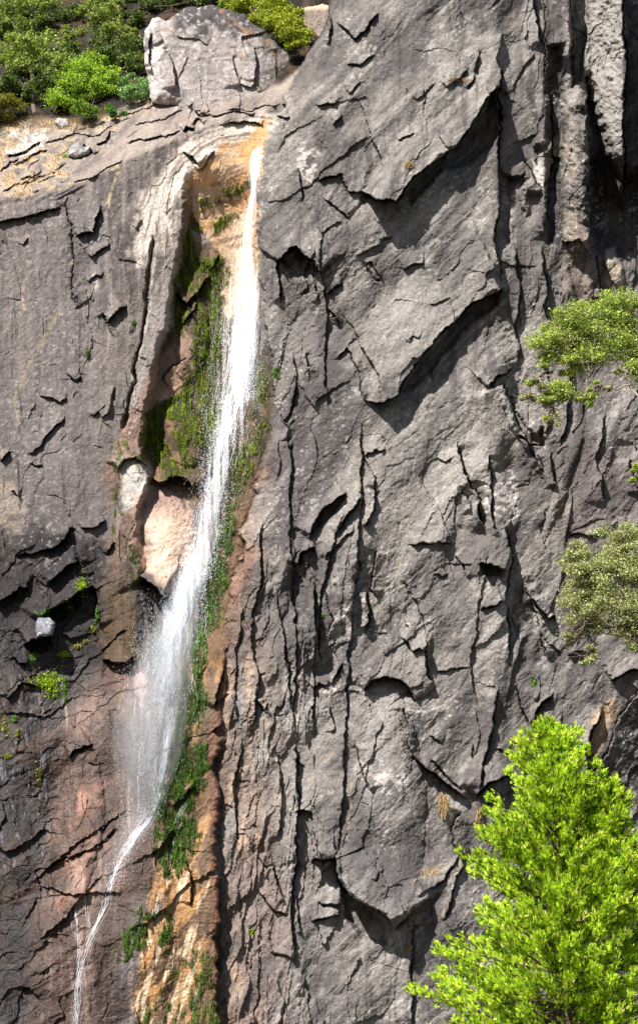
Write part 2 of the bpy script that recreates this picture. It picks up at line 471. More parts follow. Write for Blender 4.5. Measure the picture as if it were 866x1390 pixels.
ledge([(55, 745), (75, 742), (85, 730), (98, 712)], 13, 50, UL, dent=.8)
ledge([(24, 758), (34, 752), (60, 744)], 6, 30, U)
ledge([(66, 794), (80, 778), (92, 768), (110, 764)], 15, 36, UL, dent=.7)
ledge([(44, 776), (52, 786), (66, 795)], 5, 20, U)
ledge([(-10, 820), (8, 810), (20, 800), (26, 793), (40, 798)], 15, 40, UL, dent=.6)
ledge([(54, 848), (64, 828), (84, 818), (108, 804), (128, 792)], 20, 44, UL, dent=.9)
ledge([(34, 876), (42, 870), (56, 868), (72, 864)], 20, 36, U, dent=.8)
ledge([(18, 890), (26, 902), (38, 904)], 8, 24, U)
ledge([(34, 930), (40, 928), (50, 932)], 6, 20, U)
ledge([(10, 948), (24, 940), (34, 926)], 6, 24, UL)
ledge([(58, 836), (56, 862), (62, 866)], 8, 20, (1, 0))
ledge([(125, 790), (132, 820), (134, 850)], 10, 24, (1, 0))
ledge([(143, 750), (150, 742), (156, 735)], 8, 20, UL)
ledge([(204, 652), (218, 658), (235, 648), (250, 650), (262, 668)], 20, 50, U, dent=.6)
ledge([(160, 640), (170, 625), (186, 622), (200, 634)], 9, 24, U)
ledge([(190, 778), (200, 790), (214, 800), (226, 812), (232, 808)], 26, 60, U, dent=.9)
bump(225, 735, 100, 50, 84, 34, 1)
bump(165, 820, 100, 30, 86, 20, 1)
ledge([(142, 893), (156, 898), (172, 897), (184, 886)], 16, 34, U, dent=.8)
ledge([(140, 882), (155, 868), (172, 856)], 4, 18, UL)
ledge([(242, 395), (252, 412), (268, 395), (282, 372)], 12, 26, UL, dent=.7)
ledge([(248, 440), (256, 432), (270, 408)], 8, 20, UL)
ledge([(285, 365), (296, 345)], 6, 26, UL)
ledge([(218, 520), (236, 500), (256, 488)], 9, 30, LL)
bump(250, 590, 44, 30, 70, 16)
bump(262, 460, 60, 20, 100, 10)
bump(188, 660, 46, 22, 100, 5, 1)
ledge([(190, 1068), (200, 1040), (215, 1010)], 4, 20, UL)
ledge([(95, 1028), (110, 1018), (125, 1010)], 7, 30, UL)
ledge([(60, 1180), (90, 1165), (130, 1150), (165, 1120)], 5, 30, UL)
ledge([(50, 1200), (100, 1215), (170, 1210)], 4, 26, U)
bump(105, 1130, 110, 34, 98, 10)
ledge([(305, 900), (296, 930), (290, 960)], 8, 26, UL)
ledge([(230, 1100), (250, 1080), (262, 1060)], 6, 20, UL)
ledge([(252, 1170), (262, 1190), (260, 1230)], 6, 20, Lf)
# slope blocks on the lip
ledge([(247, 178), (254, 172), (264, 176)], 14, 20, U, dent=.9)
ledge([(256, 148), (262, 136), (266, 150), (276, 160)], 16, 24, UL, dent=.8)
ledge([(262, 170), (270, 160), (278, 168)], 12, 18, UL, dent=.8)
ledge([(108, 202), (114, 196), (124, 206), (126, 212)], 12, 22, U, dent=.9)
ledge([(130, 194), (145, 188), (152, 180)], 10, 24, UL, dent=.8)
ledge([(20, 225), (40, 215), (66, 205)], 9, 26, UL)
ledge([(30, 245), (50, 240), (62, 232)], 9, 24, UL)
ledge([(0, 235), (16, 222), (30, 214)], 8, 24, UL)
ledge([(180, 170), (220, 160), (250, 148)], 6, 26, U)
ledge([(250, 206), (262, 212), (272, 224)], 9, 20, UR)
ledge([(290, 205), (280, 222), (268, 232)], 5, 18, UL)
ledge([(300, 150), (340, 146), (380, 142)], 6, 30, U, slit=.3)
ledge([(60, 196), (90, 186), (130, 180), (160, 172)], 7, 24, UL, dent=.4, slit=.3)
ledge([(150, 160), (190, 150), (228, 134), (250, 120)], 6, 30, UL, dent=.4, slit=.3)
ledge([(168, 196), (210, 184), (246, 176)], 8, 34, UL)
ledge([(0, 262), (30, 250), (70, 238), (92, 222)], 7, 24, UL, dent=.4, slit=.3)
ledge([(10, 212), (34, 206), (58, 192)], 10, 18, UL, dent=.8)
ledge([(262, 150), (290, 156), (322, 150), (350, 150)], 7, 22, U, dent=.4, slit=.4)
ledge([(278, 118), (280, 134), (286, 150)], 8, 20, Lf)
ledge([(322, 128), (326, 142), (322, 152)], 8, 20, Lf)
ledge([(96, 250), (130, 236), (150, 224), (170, 214)], 6, 30, UL)
ledge([(360, 168), (330, 162), (300, 170)], 6, 20, U)

YD = D0 - P * S
SURF = YD


def surf(px, py, off=0.0):
    """world depth of the rock at a photo pixel, off = pixels in front"""
    px = np.asarray(px, float); py = np.asarray(py, float)
    j = np.clip(np.searchsorted(ax, px) - 1, 0, NXg - 2); i = np.clip(np.searchsorted(ay, py) - 1, 0, NYg - 2)
    fx = np.clip((px - ax[j]) / (ax[j + 1] - ax[j]), 0, 1); fy = np.clip((py - ay[i]) / (ay[i + 1] - ay[i]), 0, 1)
    v = (SURF[i, j] * (1 - fx) + SURF[i, j + 1] * fx) * (1 - fy) + (SURF[i + 1, j] * (1 - fx) + SURF[i + 1, j + 1] * fx) * fy
    return v - off * S


# ================================================================ ROCK COLOUR (stone tint, with some sun, shade and glints painted in)
def lin(c):
    c = np.array(c, float) / 255
    return np.where(c <= .04045, c / 12.92, ((c + .055) / 1.055) ** 2.4)


KA = 1.0
C = np.zeros(PX.shape + (3,)); WET = np.zeros(PX.shape); MOSS = np.zeros(PX.shape)
C[...] = lin((124, 118, 114))


def paint(m, c, a=1.0):
    m = (np.clip(m, 0, 1) * a)[..., None]
    C[...] = C * (1 - m) + lin(c) * m


n1 = fbm(PX / 90, PY / 90, 4, 201); n2 = fbm(*[c / s for c, s in zip(rot(PX, PY, -46), (60, 9))], 4, 205)
streak = fbm(PX / 7 + .9 * fbm(PX / 60, PY / 90, 2, 3), PY / 150, 4, 211, .6)
n3 = fbm(*[c / s for c, s in zip(rot(PX, PY, -50), (22, 9))], 4, 208, .65)
paint(mR * smooth(-.1, .8, n1), (146, 140, 135), .6)
paint(mR * smooth(.1, .9, -n1), (92, 86, 88), .7)
paint(mR * smooth(.15, .8, n2), (158, 150, 147), .45)
paint(mR * smooth(.15, .9, -n2), (98, 92, 92), .4)
paint(mR * smooth(.1, .8, n3), (160, 153, 148), .5)
paint(mR * smooth(.1, .8, -n3), (84, 79, 79), .5)
n5 = fbm(*[c / s for c, s in zip(rot(PX, PY, -44), (90, 4.5))], 4, 215, .65)
paint(mR * smooth(.05, .6, n5) * smooth(-.4, .4, n1), (178, 171, 165), .5)
paint(mR * smooth(.1, .7, -n5), (78, 73, 74), .45)
n6 = fbm(PX / 8 + .6 * fbm(PX / 50, PY / 50, 2, 7), PY / 130, 4, 216, .6)
paint(mR * smooth(.2, .7, -n6) * smooth(.0, .5, fbm(PX / 110, PY / 110, 2, 218)), (62, 58, 60), .6)
# left wall
paint(mL, (110, 102, 99))
stn2 = fbm(PX / 18 + .6 * fbm(PX / 80, PY / 80, 2, 6), PY / 420, 4, 285, .6)
paint(mL * smooth(.0, .5, stn2), (74, 68, 69), .7)
paint(mL * smooth(0, .6, streak), (156, 142, 134), .6)
paint(mL * smooth(0, .6, -streak), (76, 69, 70), .65)
paint(mL * smooth(.1, .8, n3), (140, 130, 124), .4)
paint(mL * smooth(.1, .8, -n3), (72, 66, 66), .45)
paint(mL * smooth(.0, .8, n1), (134, 124, 120), .5)
paint(polymask([(-60, 270), (90, 250), (150, 260), (140, 420), (150, 600), (150, 760), (-60, 760)], 25, 18), (112, 106, 106), .55)
paint(mL * smooth(560, 760, PY) * smooth(200, 120, PX), (84, 78, 78), .6)
paint(polymask([(-60, 640), (20, 650), (30, 700), (20, 760), (-60, 770)], 10, 10), (165, 150, 138), .7)
paint(polymask([(-60, 710), (90, 715), (155, 740), (180, 900), (130, 960), (70, 1080), (60, 1400), (-60, 1400)], 16, 16), (44, 41, 43), .9)
WET += .6 * polymask([(-60, 830), (90, 850), (150, 960), (90, 1090), (60, 1400), (-60, 1400)], 16, 16)
paint(polymask([(40, 760), (90, 745), (130, 800), (60, 870)], 8, 8), (58, 52, 54), .5)
# lip slope
sl = mL * smooth(6, -6, PY - brk + 8 * n1)
paint(sl, (152, 139, 130), .8)
paint(sl * smooth(-.1, .5, n2), (104, 95, 92), .7)
paint(sl * smooth(.1, .6, n3), (168, 154, 142), .5)
paint(polymask([(-60, 290), (50, 262), (100, 250), (80, 215), (130, 180), (240, 125), (250, 118), (160, 150), (60, 158), (-60, 160)], 7, 9, 33, 12) * smooth(-.35, .25, fbm(PX / 14, PY / 7, 3, 221)), (196, 172, 140), .8)
paint(polymask([(18, 174), (66, 176), (62, 200), (24, 212), (8, 204)], 3, 8, 35, 9) * smooth(-.5, .1, fbm(PX / 6, PY / 8, 4, 223)), (205, 200, 194), .85)
# pale flow streaks fanning over the lip
rr_ = np.hypot((PX - 345) * 1.05, PY - 330); th_ = np.arctan2(330 - PY, 345 - PX)
fl = fbm(rr_ / 5 + 1.0 * fbm(PX / 50, PY / 50, 2, 9), th_ * 2.2, 4, 231, .6)
pol = polymask([(365, 152), (372, 175), (352, 195), (300, 205), (262, 235), (238, 280), (225, 340), (178, 360), (190, 280), (225, 215), (290, 172)], 10, 10)
paint(pol * smooth(-.6, .1, fl), (232, 218, 204), .9)
paint(pol * smooth(.1, .6, -fl), (150, 132, 120), .6)
paint(polymask([(262, 222), (290, 196), (300, 200), (262, 240), (238, 262), (226, 260)], 4, 5), (236, 226, 218), .85)
# tan and orange wet rock in the gully
gl = polymask([(360, 175), (352, 260), (350, 345), (300, 345), (262, 300), (248, 250), (290, 205), (330, 188)], 4, 6)
paint(gl, (214, 180, 148), .95)
paint(gl * smooth(-.2, .5, fbm((PX * .5 + PY) / 14, (PX - PY) / 40, 4, 241)), (228, 172, 112), .85)
paint(gl * smooth(.25, .6, fbm((PX * .3 + PY) / 12, (PX - PY) / 40, 4, 245)), (120, 104, 84), .7)
paint(polymask([(345, 168), (364, 160), (358, 205), (340, 215), (320, 205)], 4, 4), (206, 160, 104), .8)
paint(polymask([(248, 262), (262, 255), (262, 300), (250, 315)], 3, 3), (126, 96, 70), .8)
paint(polymask([(300, 345), (350, 335), (352, 430), (300, 430)], 5, 5), (220, 188, 150), .7)
# brown gully rock
gb = polymask([(250, 320), (300, 345), (305, 430), (372, 470), (370, 590), (330, 720), (262, 680), (205, 655), (190, 610), (200, 540), (225, 450), (238, 380)], 4, 7)
paint(gb, (84, 70, 48), .95)
paint(gb * smooth(.0, .6, fbm(PX / 9, PY / 24, 4, 251)), (150, 118, 92), .6)
paint(gb * smooth(.0, .6, fbm(PX / 12, PY / 30, 4, 255)), (52, 42, 28), .7)
paint(polymask([(228, 470), (262, 440), (262, 500), (240, 540), (205, 560), (170, 640), (150, 640), (160, 590), (185, 530)], 6, 7), (156, 128, 114), .8)
paint(polymask([(245, 510), (270, 490), (262, 520), (245, 535), (215, 545)], 4, 4), (196, 158, 134), .8)
paint(polymask([(212, 380), (238, 330), (246, 360), (234, 440), (200, 500), (186, 560), (176, 550), (192, 470)], 4, 5), (170, 160, 154), .7)
# brown tint right of slot
paint(polymask([(168, 590), (200, 560), (196, 640), (150, 690), (140, 650)], 8, 8), (128, 102, 90), .7)
# white block
paint(polymask([(164, 622), (178, 622), (206, 636), (200, 668), (178, 690), (166, 700)], 6, 7), (196, 192, 187), .8)
# pink bulge
paint(polymask([(182, 676), (232, 652), (266, 690), (274, 760), (240, 812), (200, 790), (176, 750)], 12, 12) * smooth(-1.2, .1, fbm(PX / 12, PY / 20, 4, 263)), (196, 164, 146), .85)
paint(polymask([(200, 700), (250, 700), (262, 770), (235, 800), (205, 770)], 14, 10), (232, 204, 182), .7)
paint(polymask([(192, 672), (232, 655), (252, 670), (200, 700), (150, 760), (150, 720)], 6, 7), (140, 116, 106), .75)
# dark mossy pillar and alcove
paint(polymask([(152, 722), (190, 700), (186, 780), (190, 895), (140, 900), (134, 850)], 12, 12), (96, 80, 68), .85)
paint(polymask([(150, 800), (188, 790), (190, 895), (142, 895)], 12, 10) * smooth(-.6, .3, streak), (78, 62, 34), .75)
paint(polymask([(190, 765), (210, 780), (232, 812), (235, 960), (200, 960), (186, 900)], 5, 6), (84, 78, 78), .9)
# lower pinkish slabs
paint(polymask([(85, 960), (140, 895), (190, 905), (260, 960), (250, 1100), (150, 1320), (120, 1420), (60, 1420), (60, 1200), (75, 1080)], 12, 14), (98, 78, 70), .9)
paint(polymask([(85, 1110), (100, 1050), (135, 1050), (135, 1130), (110, 1240), (80, 1240)], 18, 16) * smooth(-.6, .3, fbm(PX / 10, PY / 40, 4, 265)), (176, 134, 116), .85)
paint(polymask([(95, 965), (170, 930), (185, 1000), (150, 1080), (100, 1040)], 18, 14) * smooth(-.4, .4, fbm(PX / 14, PY / 30, 4, 267)), (140, 114, 100), .6)
paint(polymask([(40, 1215), (105, 1235), (110, 1420), (40, 1420)], 14, 12), (88, 72, 66), .8)
paint(polymask([(180, 905), (210, 930), (212, 970), (195, 975)], 4, 5), (206, 168, 158), .8)
paint(mL * smooth(880, 960, PY) * smooth(20, 70, PX) * smooth(.25, .9, streak), (178, 152, 142), .5)
paint(mL * smooth(880, 960, PY) * smooth(-.1, .5, fbm(PX / 40 + PY / 90, PY / 60 - PX / 90, 4, 262)), (62, 50, 46), .7)
paint(mL * smooth(880, 960, PY) * smooth(.1, .9, fbm((PX + PY * 1.6) / 26, (PX * 1.6 - PY) / 60, 4, 261)), (92, 74, 66), .55)
# orange and moss band beside the fall
ob = polymask([(318, 700), (352, 640), (340, 720), (322, 800), (306, 880), (298, 960), (296, 1100), (298, 1420), (180, 1420), (195, 1260), (215, 1150), (218, 1080), (232, 1000), (250, 900), (272, 800), (300, 720)], 4, 6)
paint(ob, (112, 86, 62), .95)
paint(ob * smooth(.0, .5, fbm(PX / 8, PY / 30, 4, 257)), (76, 56, 38), .7)
paint(ob * smooth(-.1, .35, fbm((PX + .45 * PY) / 16, (PY - PX) / 60, 4, 271)) * smooth(860, 960, PY), (188, 142, 94), .75)
paint(ob * smooth(.2, .5, fbm((PX + .3 * PY) / 7, (PY - PX) / 60, 4, 275)) * smooth(1120, 1200, PY), (232, 205, 172), .8)
paint(polymask([(300, 900), (352, 660), (345, 760), (318, 860), (304, 960), (296, 1000)], 4, 5), (108, 76, 58), .8)
paint(polymask([(284, 1000), (300, 940), (299, 1420), (286, 1420)], 3, 4), (112, 76, 58), .8)
# tan and brown flank of the right wall
fk = mR * smooth(-.9, .1, fbm(PX / 10, PY / 80, 4, 287)) * smooth(60 + 60 * smooth(800, 1000, PY), 0, PX - ex + 16 * n1) * smooth(600, 690, PY)
paint(fk, (150, 128, 114), .8)
fkn = fbm((PX + .1 * PY) / 9, PY / 60, 4, 281, .6)
paint(fk * smooth(0, .5, fkn), (196, 168, 140), .7)
paint(fk * smooth(.1, .6, -fkn), (104, 84, 74), .75)
paint(mR * smooth(40, 4, PX - ex) * smooth(560, 640, PY) * smooth(1000, 800, PY), (138, 104, 86), .6)
# right wall tints; at upper right, sun and shade are partly painted in
dark_streaks = smooth(-.1, .7, fbm(PX / 16 + .5 * fbm(PX / 60, PY / 60, 2, 4), PY / 160, 4, 283, .55))
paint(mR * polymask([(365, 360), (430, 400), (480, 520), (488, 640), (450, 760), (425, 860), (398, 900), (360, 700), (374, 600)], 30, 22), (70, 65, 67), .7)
paint(mR * dark_streaks * polymask([(672, -60), (900, -60), (900, 430), (820, 720), (700, 620), (690, 480), (672, 400)], 16, 10), (52, 48, 49), .85)  # streaky stain, deepened with painted shade around the upper-right clefts
paint(mR * dark_streaks * polymask([(400, 900), (480, 900), (480, 1250), (400, 1420), (380, 1100)], 16, 12), (84, 79, 80), .6)
paint(mR * polymask([(500, 290), (640, 270), (664, 380), (600, 450), (540, 520), (490, 500)], 40, 30), (156, 151, 147), .45)
paint(mR * polymask([(530, 560), (650, 540), (690, 640), (690, 900), (560, 900), (510, 760)], 40, 30), (158, 152, 147), .5)
paint(polymask([(370, 440), (440, 470), (470, 560), (440, 700), (400, 780), (360, 720), (372, 600)], 25, 18), (92, 86, 88), .65)
paint(polymask([(372, 380), (440, 400), (430, 500), (380, 560)], 14, 10), (100, 92, 92), .5)
paint(polymask([(455, 1110), (500, 1100), (560, 1150), (565, 1215), (520, 1240), (470, 1200)], 14, 12), (92, 88, 90), .7)
paint(polymask([(430, 1050), (470, 1000), (470, 1140), (430, 1150)], 10, 8), (98, 92, 92), .5)
paint(polymask([(480, 930), (555, 940), (555, 1060), (570, 1120), (490, 1090)], 14, 10), (152, 146, 143), .7)
paint(polymask([(300, 1160), (395, 1200), (395, 1400), (345, 1400)], 10, 8), (132, 116, 112), .6)
paint(polymask([(682, 100), (735, 180), (735, 330), (690, 400), (680, 300)], 8, 10), (100, 93, 92), .5)
paint(polymask([(736, -60), (772, -60), (770, 200), (750, 330), (740, 200)], 5, 6), (96, 90, 90), .5)
paint(polymask([(700, 785), (712, 788), (742, 900), (705, 905), (692, 850)], 5, 5), (84, 80, 82), .7)
paint(polymask([(746, 590), (850, 600), (880, 700), (800, 722), (760, 740), (745, 700)], 14, 12), (118, 106, 104), .6)
paint(polymask([(800, -60), (846, -60), (846, 230), (800, 120)], 5, 5), (160, 154, 149), .8)  # sunlit slab face painted light, down to the diagonal shadow edge
paint(polymask([(764, 150), (784, 150), (786, 330), (764, 330)], 4, 6) * smooth(-.6, .2, fbm(PX / 5, PY / 20, 3, 291)), (150, 136, 120), .7)
paint(polymask([(736, -60), (766, -60), (764, 330), (742, 330)], 4, 6), (44, 41, 42), .8)  # stained strip, darkened further with painted cleft shade
paint(polymask([(784, 120), (800, 120), (800, 340), (784, 340)], 3, 4), (70, 65, 64), .7)  # right margin of the pillar darkened with painted shade
paint(polymask([(846, -60), (900, -60), (900, 400), (800, 340), (797, 130), (826, 215), (846, 240)], 4, 5), (58, 54, 55), .75)  # ridge's cast shadow and recess shade painted into the rock
paint(polymask([(722, 215), (738, 222), (738, 256), (728, 250)], 2, 2), (226, 222, 216), .8)
paint(polymask([(802, 975), (830, 945), (842, 960), (822, 1000), (806, 1035), (798, 1010)], 4, 4), (200, 168, 132), .8)
paint(polymask([(825, 1000), (900, 900), (900, 1120), (830, 1090), (800, 1070)], 6, 6), (66, 62, 62), .75)
paint(polymask([(822, 340), (836, 335), (846, 385), (832, 398), (820, 380)], 3, 3), (196, 182, 160), .7)
paint(polymask([(790, 290), (830, 400), (800, 420), (760, 410), (770, 340)], 6, 6), (138, 120, 110), .5)
paint(polymask([(425, 75), (440, 60), (430, 120), (400, 150), (378, 150), (392, 120)], 8, 14) * smooth(-.5, .3, n3), (166, 154, 145), .6)
# lichen flecks and grain
fk1 = fbm(*[c / s for c, s in zip(rot(PX, PY, -40), (5, 2.6))], 3, 301, .7)
lm = smooth(-.2, .6, fbm(PX / 60, PY / 60, 3, 305))
paint(mR * smooth(.35, .75, fk1) * (.1 + .9 * lm), (200, 195, 189), .7)
paint(mR * smooth(.3, .75, -fk1) * (1.1 - .7 * lm), (72, 67, 67), .6)
n4 = fbm(*[c / s for c, s in zip(rot(PX, PY, -62), (110, 40))], 4, 209, .6)
paint(mR * smooth(.05, .5, -n4), (80, 75, 76), .6)
paint(mR * smooth(.1, .6, n4), (160, 154, 149), .4)
paint(mL * smooth(.35, .75, fk1) * (.4 + .6 * lm) * (1 - gb) * smooth(900, 700, PY), (186, 178, 172), .5)
paint(mL * smooth(.5, .9, -fk1), (70, 62, 60), .45)
for pts, r in (([(648, 655), (700, 640), (702, 700), (660, 700)], 9), ([(512, 800), (530, 795), (528, 812)], 4), ([(480, 1040), (520, 1030), (560, 1060), (520, 1080)], 9),
               ([(455, 830), (485, 820), (462, 860), (448, 862)], 6), ([(612, 950), (635, 940), (600, 990)], 5), ([(405, 200), (430, 205), (425, 250), (402, 235)], 6)):
    paint(polymask(pts, 5, r, 77, 7) * smooth(-.2, .4, fbm(PX / 6, PY / 4, 3, 309)), (208, 200, 195), .75)
# thin painted lines: soil-and-grass seams in cracks, pale streaks, wet glints
def seam(pts, w, c, a=.8):
    s = box(pts, 12)
    d, _, T = pdist(pts, WX[s], WY[s])
    m = np.zeros(PX.shape)
    m[s] = smooth(w, 0, d) * smooth(-.4, .2, fbm(PX[s] / 8, PY[s] / 8, 3, 311))
    paint(m, c, a)


for q in ([(97, 355), (90, 390), (78, 430), (60, 462), (38, 500), (22, 540), (26, 570), (14, 600), (4, 618)],):
    seam(q, 3.0, (164, 148, 112), .6)
for q in ([(545, 640), (550, 690), (545, 740), (542, 780)], [(420, 1060), (470, 1000), (474, 1100), (470, 1150)], [(600, 1170), (570, 1195), (560, 1200)],
          [(625, 1165), (615, 1200), (600, 1240), (590, 1250)], [(640, 1085), (655, 1110), (648, 1130)], [(590, 1080), (602, 1095), (598, 1110)],
          [(490, 598), (488, 640), (480, 670)], [(508, 820), (515, 808), (510, 850)], [(645, 990), (648, 1030)]):
    seam(q, 3.0, (180, 158, 126), .5)
seam([(150, 230), (160, 225), (153, 260), (148, 280)], 3, (206, 180, 140))
seam([(205, 320), (200, 360), (193, 420)], 2.4, (70, 62, 20), .95)
seam([(199, 370), (190, 440), (184, 500), (170, 570)], 2.4, (84, 66, 34), .9)
seam([(213, 325), (206, 380), (200, 430), (190, 480), (178, 500), (172, 560)], 2.2, (214, 208, 202), .8)
seam([(190, 548), (180, 575), (176, 590)], 3, (206, 196, 188), .8)
seam([(36, 318), (38, 350), (30, 400), (34, 420)], 4, (178, 158, 144), .8)
seam([(130, 375), (131, 392)], 6, (200, 196, 190), .7)
for k in range(70):  # bluish glints of the wet wall, painted as short thin streaks
    x = rng.uniform(0, 60) + 12 * rng.normal(); y = rng.uniform(900, 1180)
    seam([(x, y), (x + 1, y + rng.uniform(6, 26))], 1.1, (150, 154, 172), .6)

# moss
vs = fbm(PX / 3.2, PY / 16, 3, 321, .7)
def moss(poly, a=1.0, thr=-.2, seed=41, soft=4, rough=8):
    m = polymask(poly, soft, rough, seed, 12) * smooth(thr - .3, thr + .15, fbm((PX + .2 * PY) / 9, PY / 26, 4, seed + 300, .6)) * a
    MOSS[...] = np.maximum(MOSS, m)


moss([(258, 285), (268, 300), (262, 340), (268, 400), (250, 450), (230, 450), (238, 370), (248, 320)], 1, -.8)
moss([(262, 345), (305, 350), (304, 420), (298, 480), (292, 540), (262, 540), (255, 580), (235, 560), (258, 500), (270, 430), (255, 400)], 1, -.7)
moss([(200, 560), (235, 530), (262, 560), (262, 640), (240, 648), (205, 655), (190, 610)], 1, -.7)
moss([(262, 500), (285, 480), (300, 560), (292, 620), (262, 600)], .9, -.6)
moss([(300, 262), (345, 240), (342, 262), (318, 268)], 1, -.5)
moss([(290, 300), (322, 288), (325, 300), (300, 315), (288, 316)], 1, -.5)
moss([(245, 280), (300, 262), (296, 276), (262, 290)], 1, -.1)
moss([(345, 480), (366, 520), (366, 590), (352, 620), (342, 560)], .9, -.1)
moss([(300, 620), (352, 590), (340, 640), (318, 690), (300, 730), (290, 700)], 1, -.2)
moss([(286, 730), (322, 690), (312, 760), (304, 810), (290, 860), (276, 920), (285, 960), (262, 1000), (240, 1060), (235, 1000), (256, 880), (272, 800)], 1, -.45)
moss([(262, 880), (285, 860), (278, 920), (280, 960), (262, 1000), (235, 1060), (232, 1000), (248, 930)], 1, -.5)
moss([(215, 1080), (245, 1020), (282, 1010), (284, 1060), (262, 1090), (268, 1140), (248, 1200), (215, 1180), (205, 1130)], 1, -.55)
moss([(160, 1290), (190, 1230), (210, 1240), (200, 1280), (165, 1310)], 1, -.2)
moss([(210, 1280), (225, 1240), (235, 1250), (228, 1300)], 1, -.2)
moss([(178, 740), (188, 735), (186, 820), (176, 820)], .8, .0)
moss([(150, 615), (162, 600), (200, 615), (190, 640), (164, 625), (160, 760), (150, 700)], .7, -.1)
moss([(250, 1290), (300, 1290), (300, 1400), (180, 1400)], .6, .1)
mt = np.zeros(PX.shape)
mt[...] = MOSS
MOSS[...] = np.clip(MOSS * smooth(-.9, .2, vs + .3) * smooth(-.55, -.1, fbm((PX - .3 * PY) / 13, PY / 34, 4, 323, .6)), 0, 1)
m = MOSS
paint(m, (54, 54, 15), .95)
paint(m * smooth(.0, .6, vs) , (112, 130, 24), .85)
paint(m * smooth(.1, .7, -vs), (40, 40, 12), .8)
paint(m * smooth(640, 760, PY) * smooth(-.3, .5, vs), (64, 104, 24), .6)
P2 = m * (1.2 + 1.6 * vs)
SURF = YD - P2 * S

# hillside colour
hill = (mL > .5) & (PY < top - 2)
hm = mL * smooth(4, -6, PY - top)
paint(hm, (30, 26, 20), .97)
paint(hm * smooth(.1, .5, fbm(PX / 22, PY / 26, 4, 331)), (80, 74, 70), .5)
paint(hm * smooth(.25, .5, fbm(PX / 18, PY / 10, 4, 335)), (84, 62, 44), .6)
WET = np.clip(WET + .7 * mL * smooth(880, 960, PY) * smooth(40, 90, PX) + .35 * gb + .35 * gl + .3 * ob, 0, 1)
KA = 1.0
C *= KA


# ================================================================ materials
def newmat(name):
    m = bpy.data.materials.new(name); m.use_nodes = True
    nt = m.node_tree; nt.nodes.clear()
    out = nt.nodes.new('ShaderNodeOutputMaterial')
    return m, nt, out


def N(nt, t, **k):
    n = nt.nodes.new(t)
    for a, b in k.items(): setattr(n, a, b)
    return n


def rock_mat(name):
    m, nt, out = newmat(name)
    b = N(nt, 'ShaderNodeBsdfPrincipled'); at = N(nt, 'ShaderNodeAttribute', attribute_name='tint')
    wt = N(nt, 'ShaderNodeAttribute', attribute_name='wet')
    tc = N(nt, 'ShaderNodeTexCoord')
    n1 = N(nt, 'ShaderNodeTexNoise'); n1.inputs['Scale'].default_value = 5.5; n1.inputs['Detail'].default_value = 6; n1.inputs['Roughness'].default_value = .75
    n2 = N(nt, 'ShaderNodeTexNoise'); n2.inputs['Scale'].default_value = 1.6; n2.inputs['Detail'].default_value = 5; n2.inputs['Roughness'].default_value = .7
    nt.links.new(tc.outputs['Object'], n1.inputs['Vector']); nt.links.new(tc.outputs['Object'], n2.inputs['Vector'])
    r = N(nt, 'ShaderNodeMapRange'); r.inputs['From Min'].default_value = .3; r.inputs['From Max'].default_value = .7
    r.inputs['To Min'].default_value = .64; r.inputs['To Max'].default_value = 1.36
    nt.links.new(n1.outputs['Fac'], r.inputs['Value'])
    r2 = N(nt, 'ShaderNodeMapRange'); r2.inputs['From Min'].default_value = .3; r2.inputs['From Max'].default_value = .7
    r2.inputs['To Min'].default_value = .82; r2.inputs['To Max'].default_value = 1.18
    nt.links.new(n2.outputs['Fac'], r2.inputs['Value'])
    mu = N(nt, 'ShaderNodeMath', operation='MULTIPLY'); nt.links.new(r.outputs[0], mu.inputs[0]); nt.links.new(r2.outputs[0], mu.inputs[1])
    vm = N(nt, 'ShaderNodeVectorMath', operation='SCALE'); nt.links.new(at.outputs['Color'], vm.inputs[0]); nt.links.new(mu.outputs[0], vm.inputs['Scale'])
    nt.links.new(vm.outputs[0], b.inputs['Base Color'])
    rr = N(nt, 'ShaderNodeMapRange'); rr.inputs['To Min'].default_value = .88; rr.inputs['To Max'].default_value = .32
    nt.links.new(wt.outputs['Fac'], rr.inputs['Value']); nt.links.new(rr.outputs[0], b.inputs['Roughness'])
    b.inputs['Specular IOR Level'].default_value = .3
    bp = N(nt, 'ShaderNodeBump'); bp.inputs['Strength'].default_value = .55; bp.inputs['Distance'].default_value = .12
    nt.links.new(n1.outputs['Fac'], bp.inputs['Height']); nt.links.new(bp.outputs[0], b.inputs['Normal'])
    nt.links.new(b.outputs[0], out.inputs['Surface'])
    return m


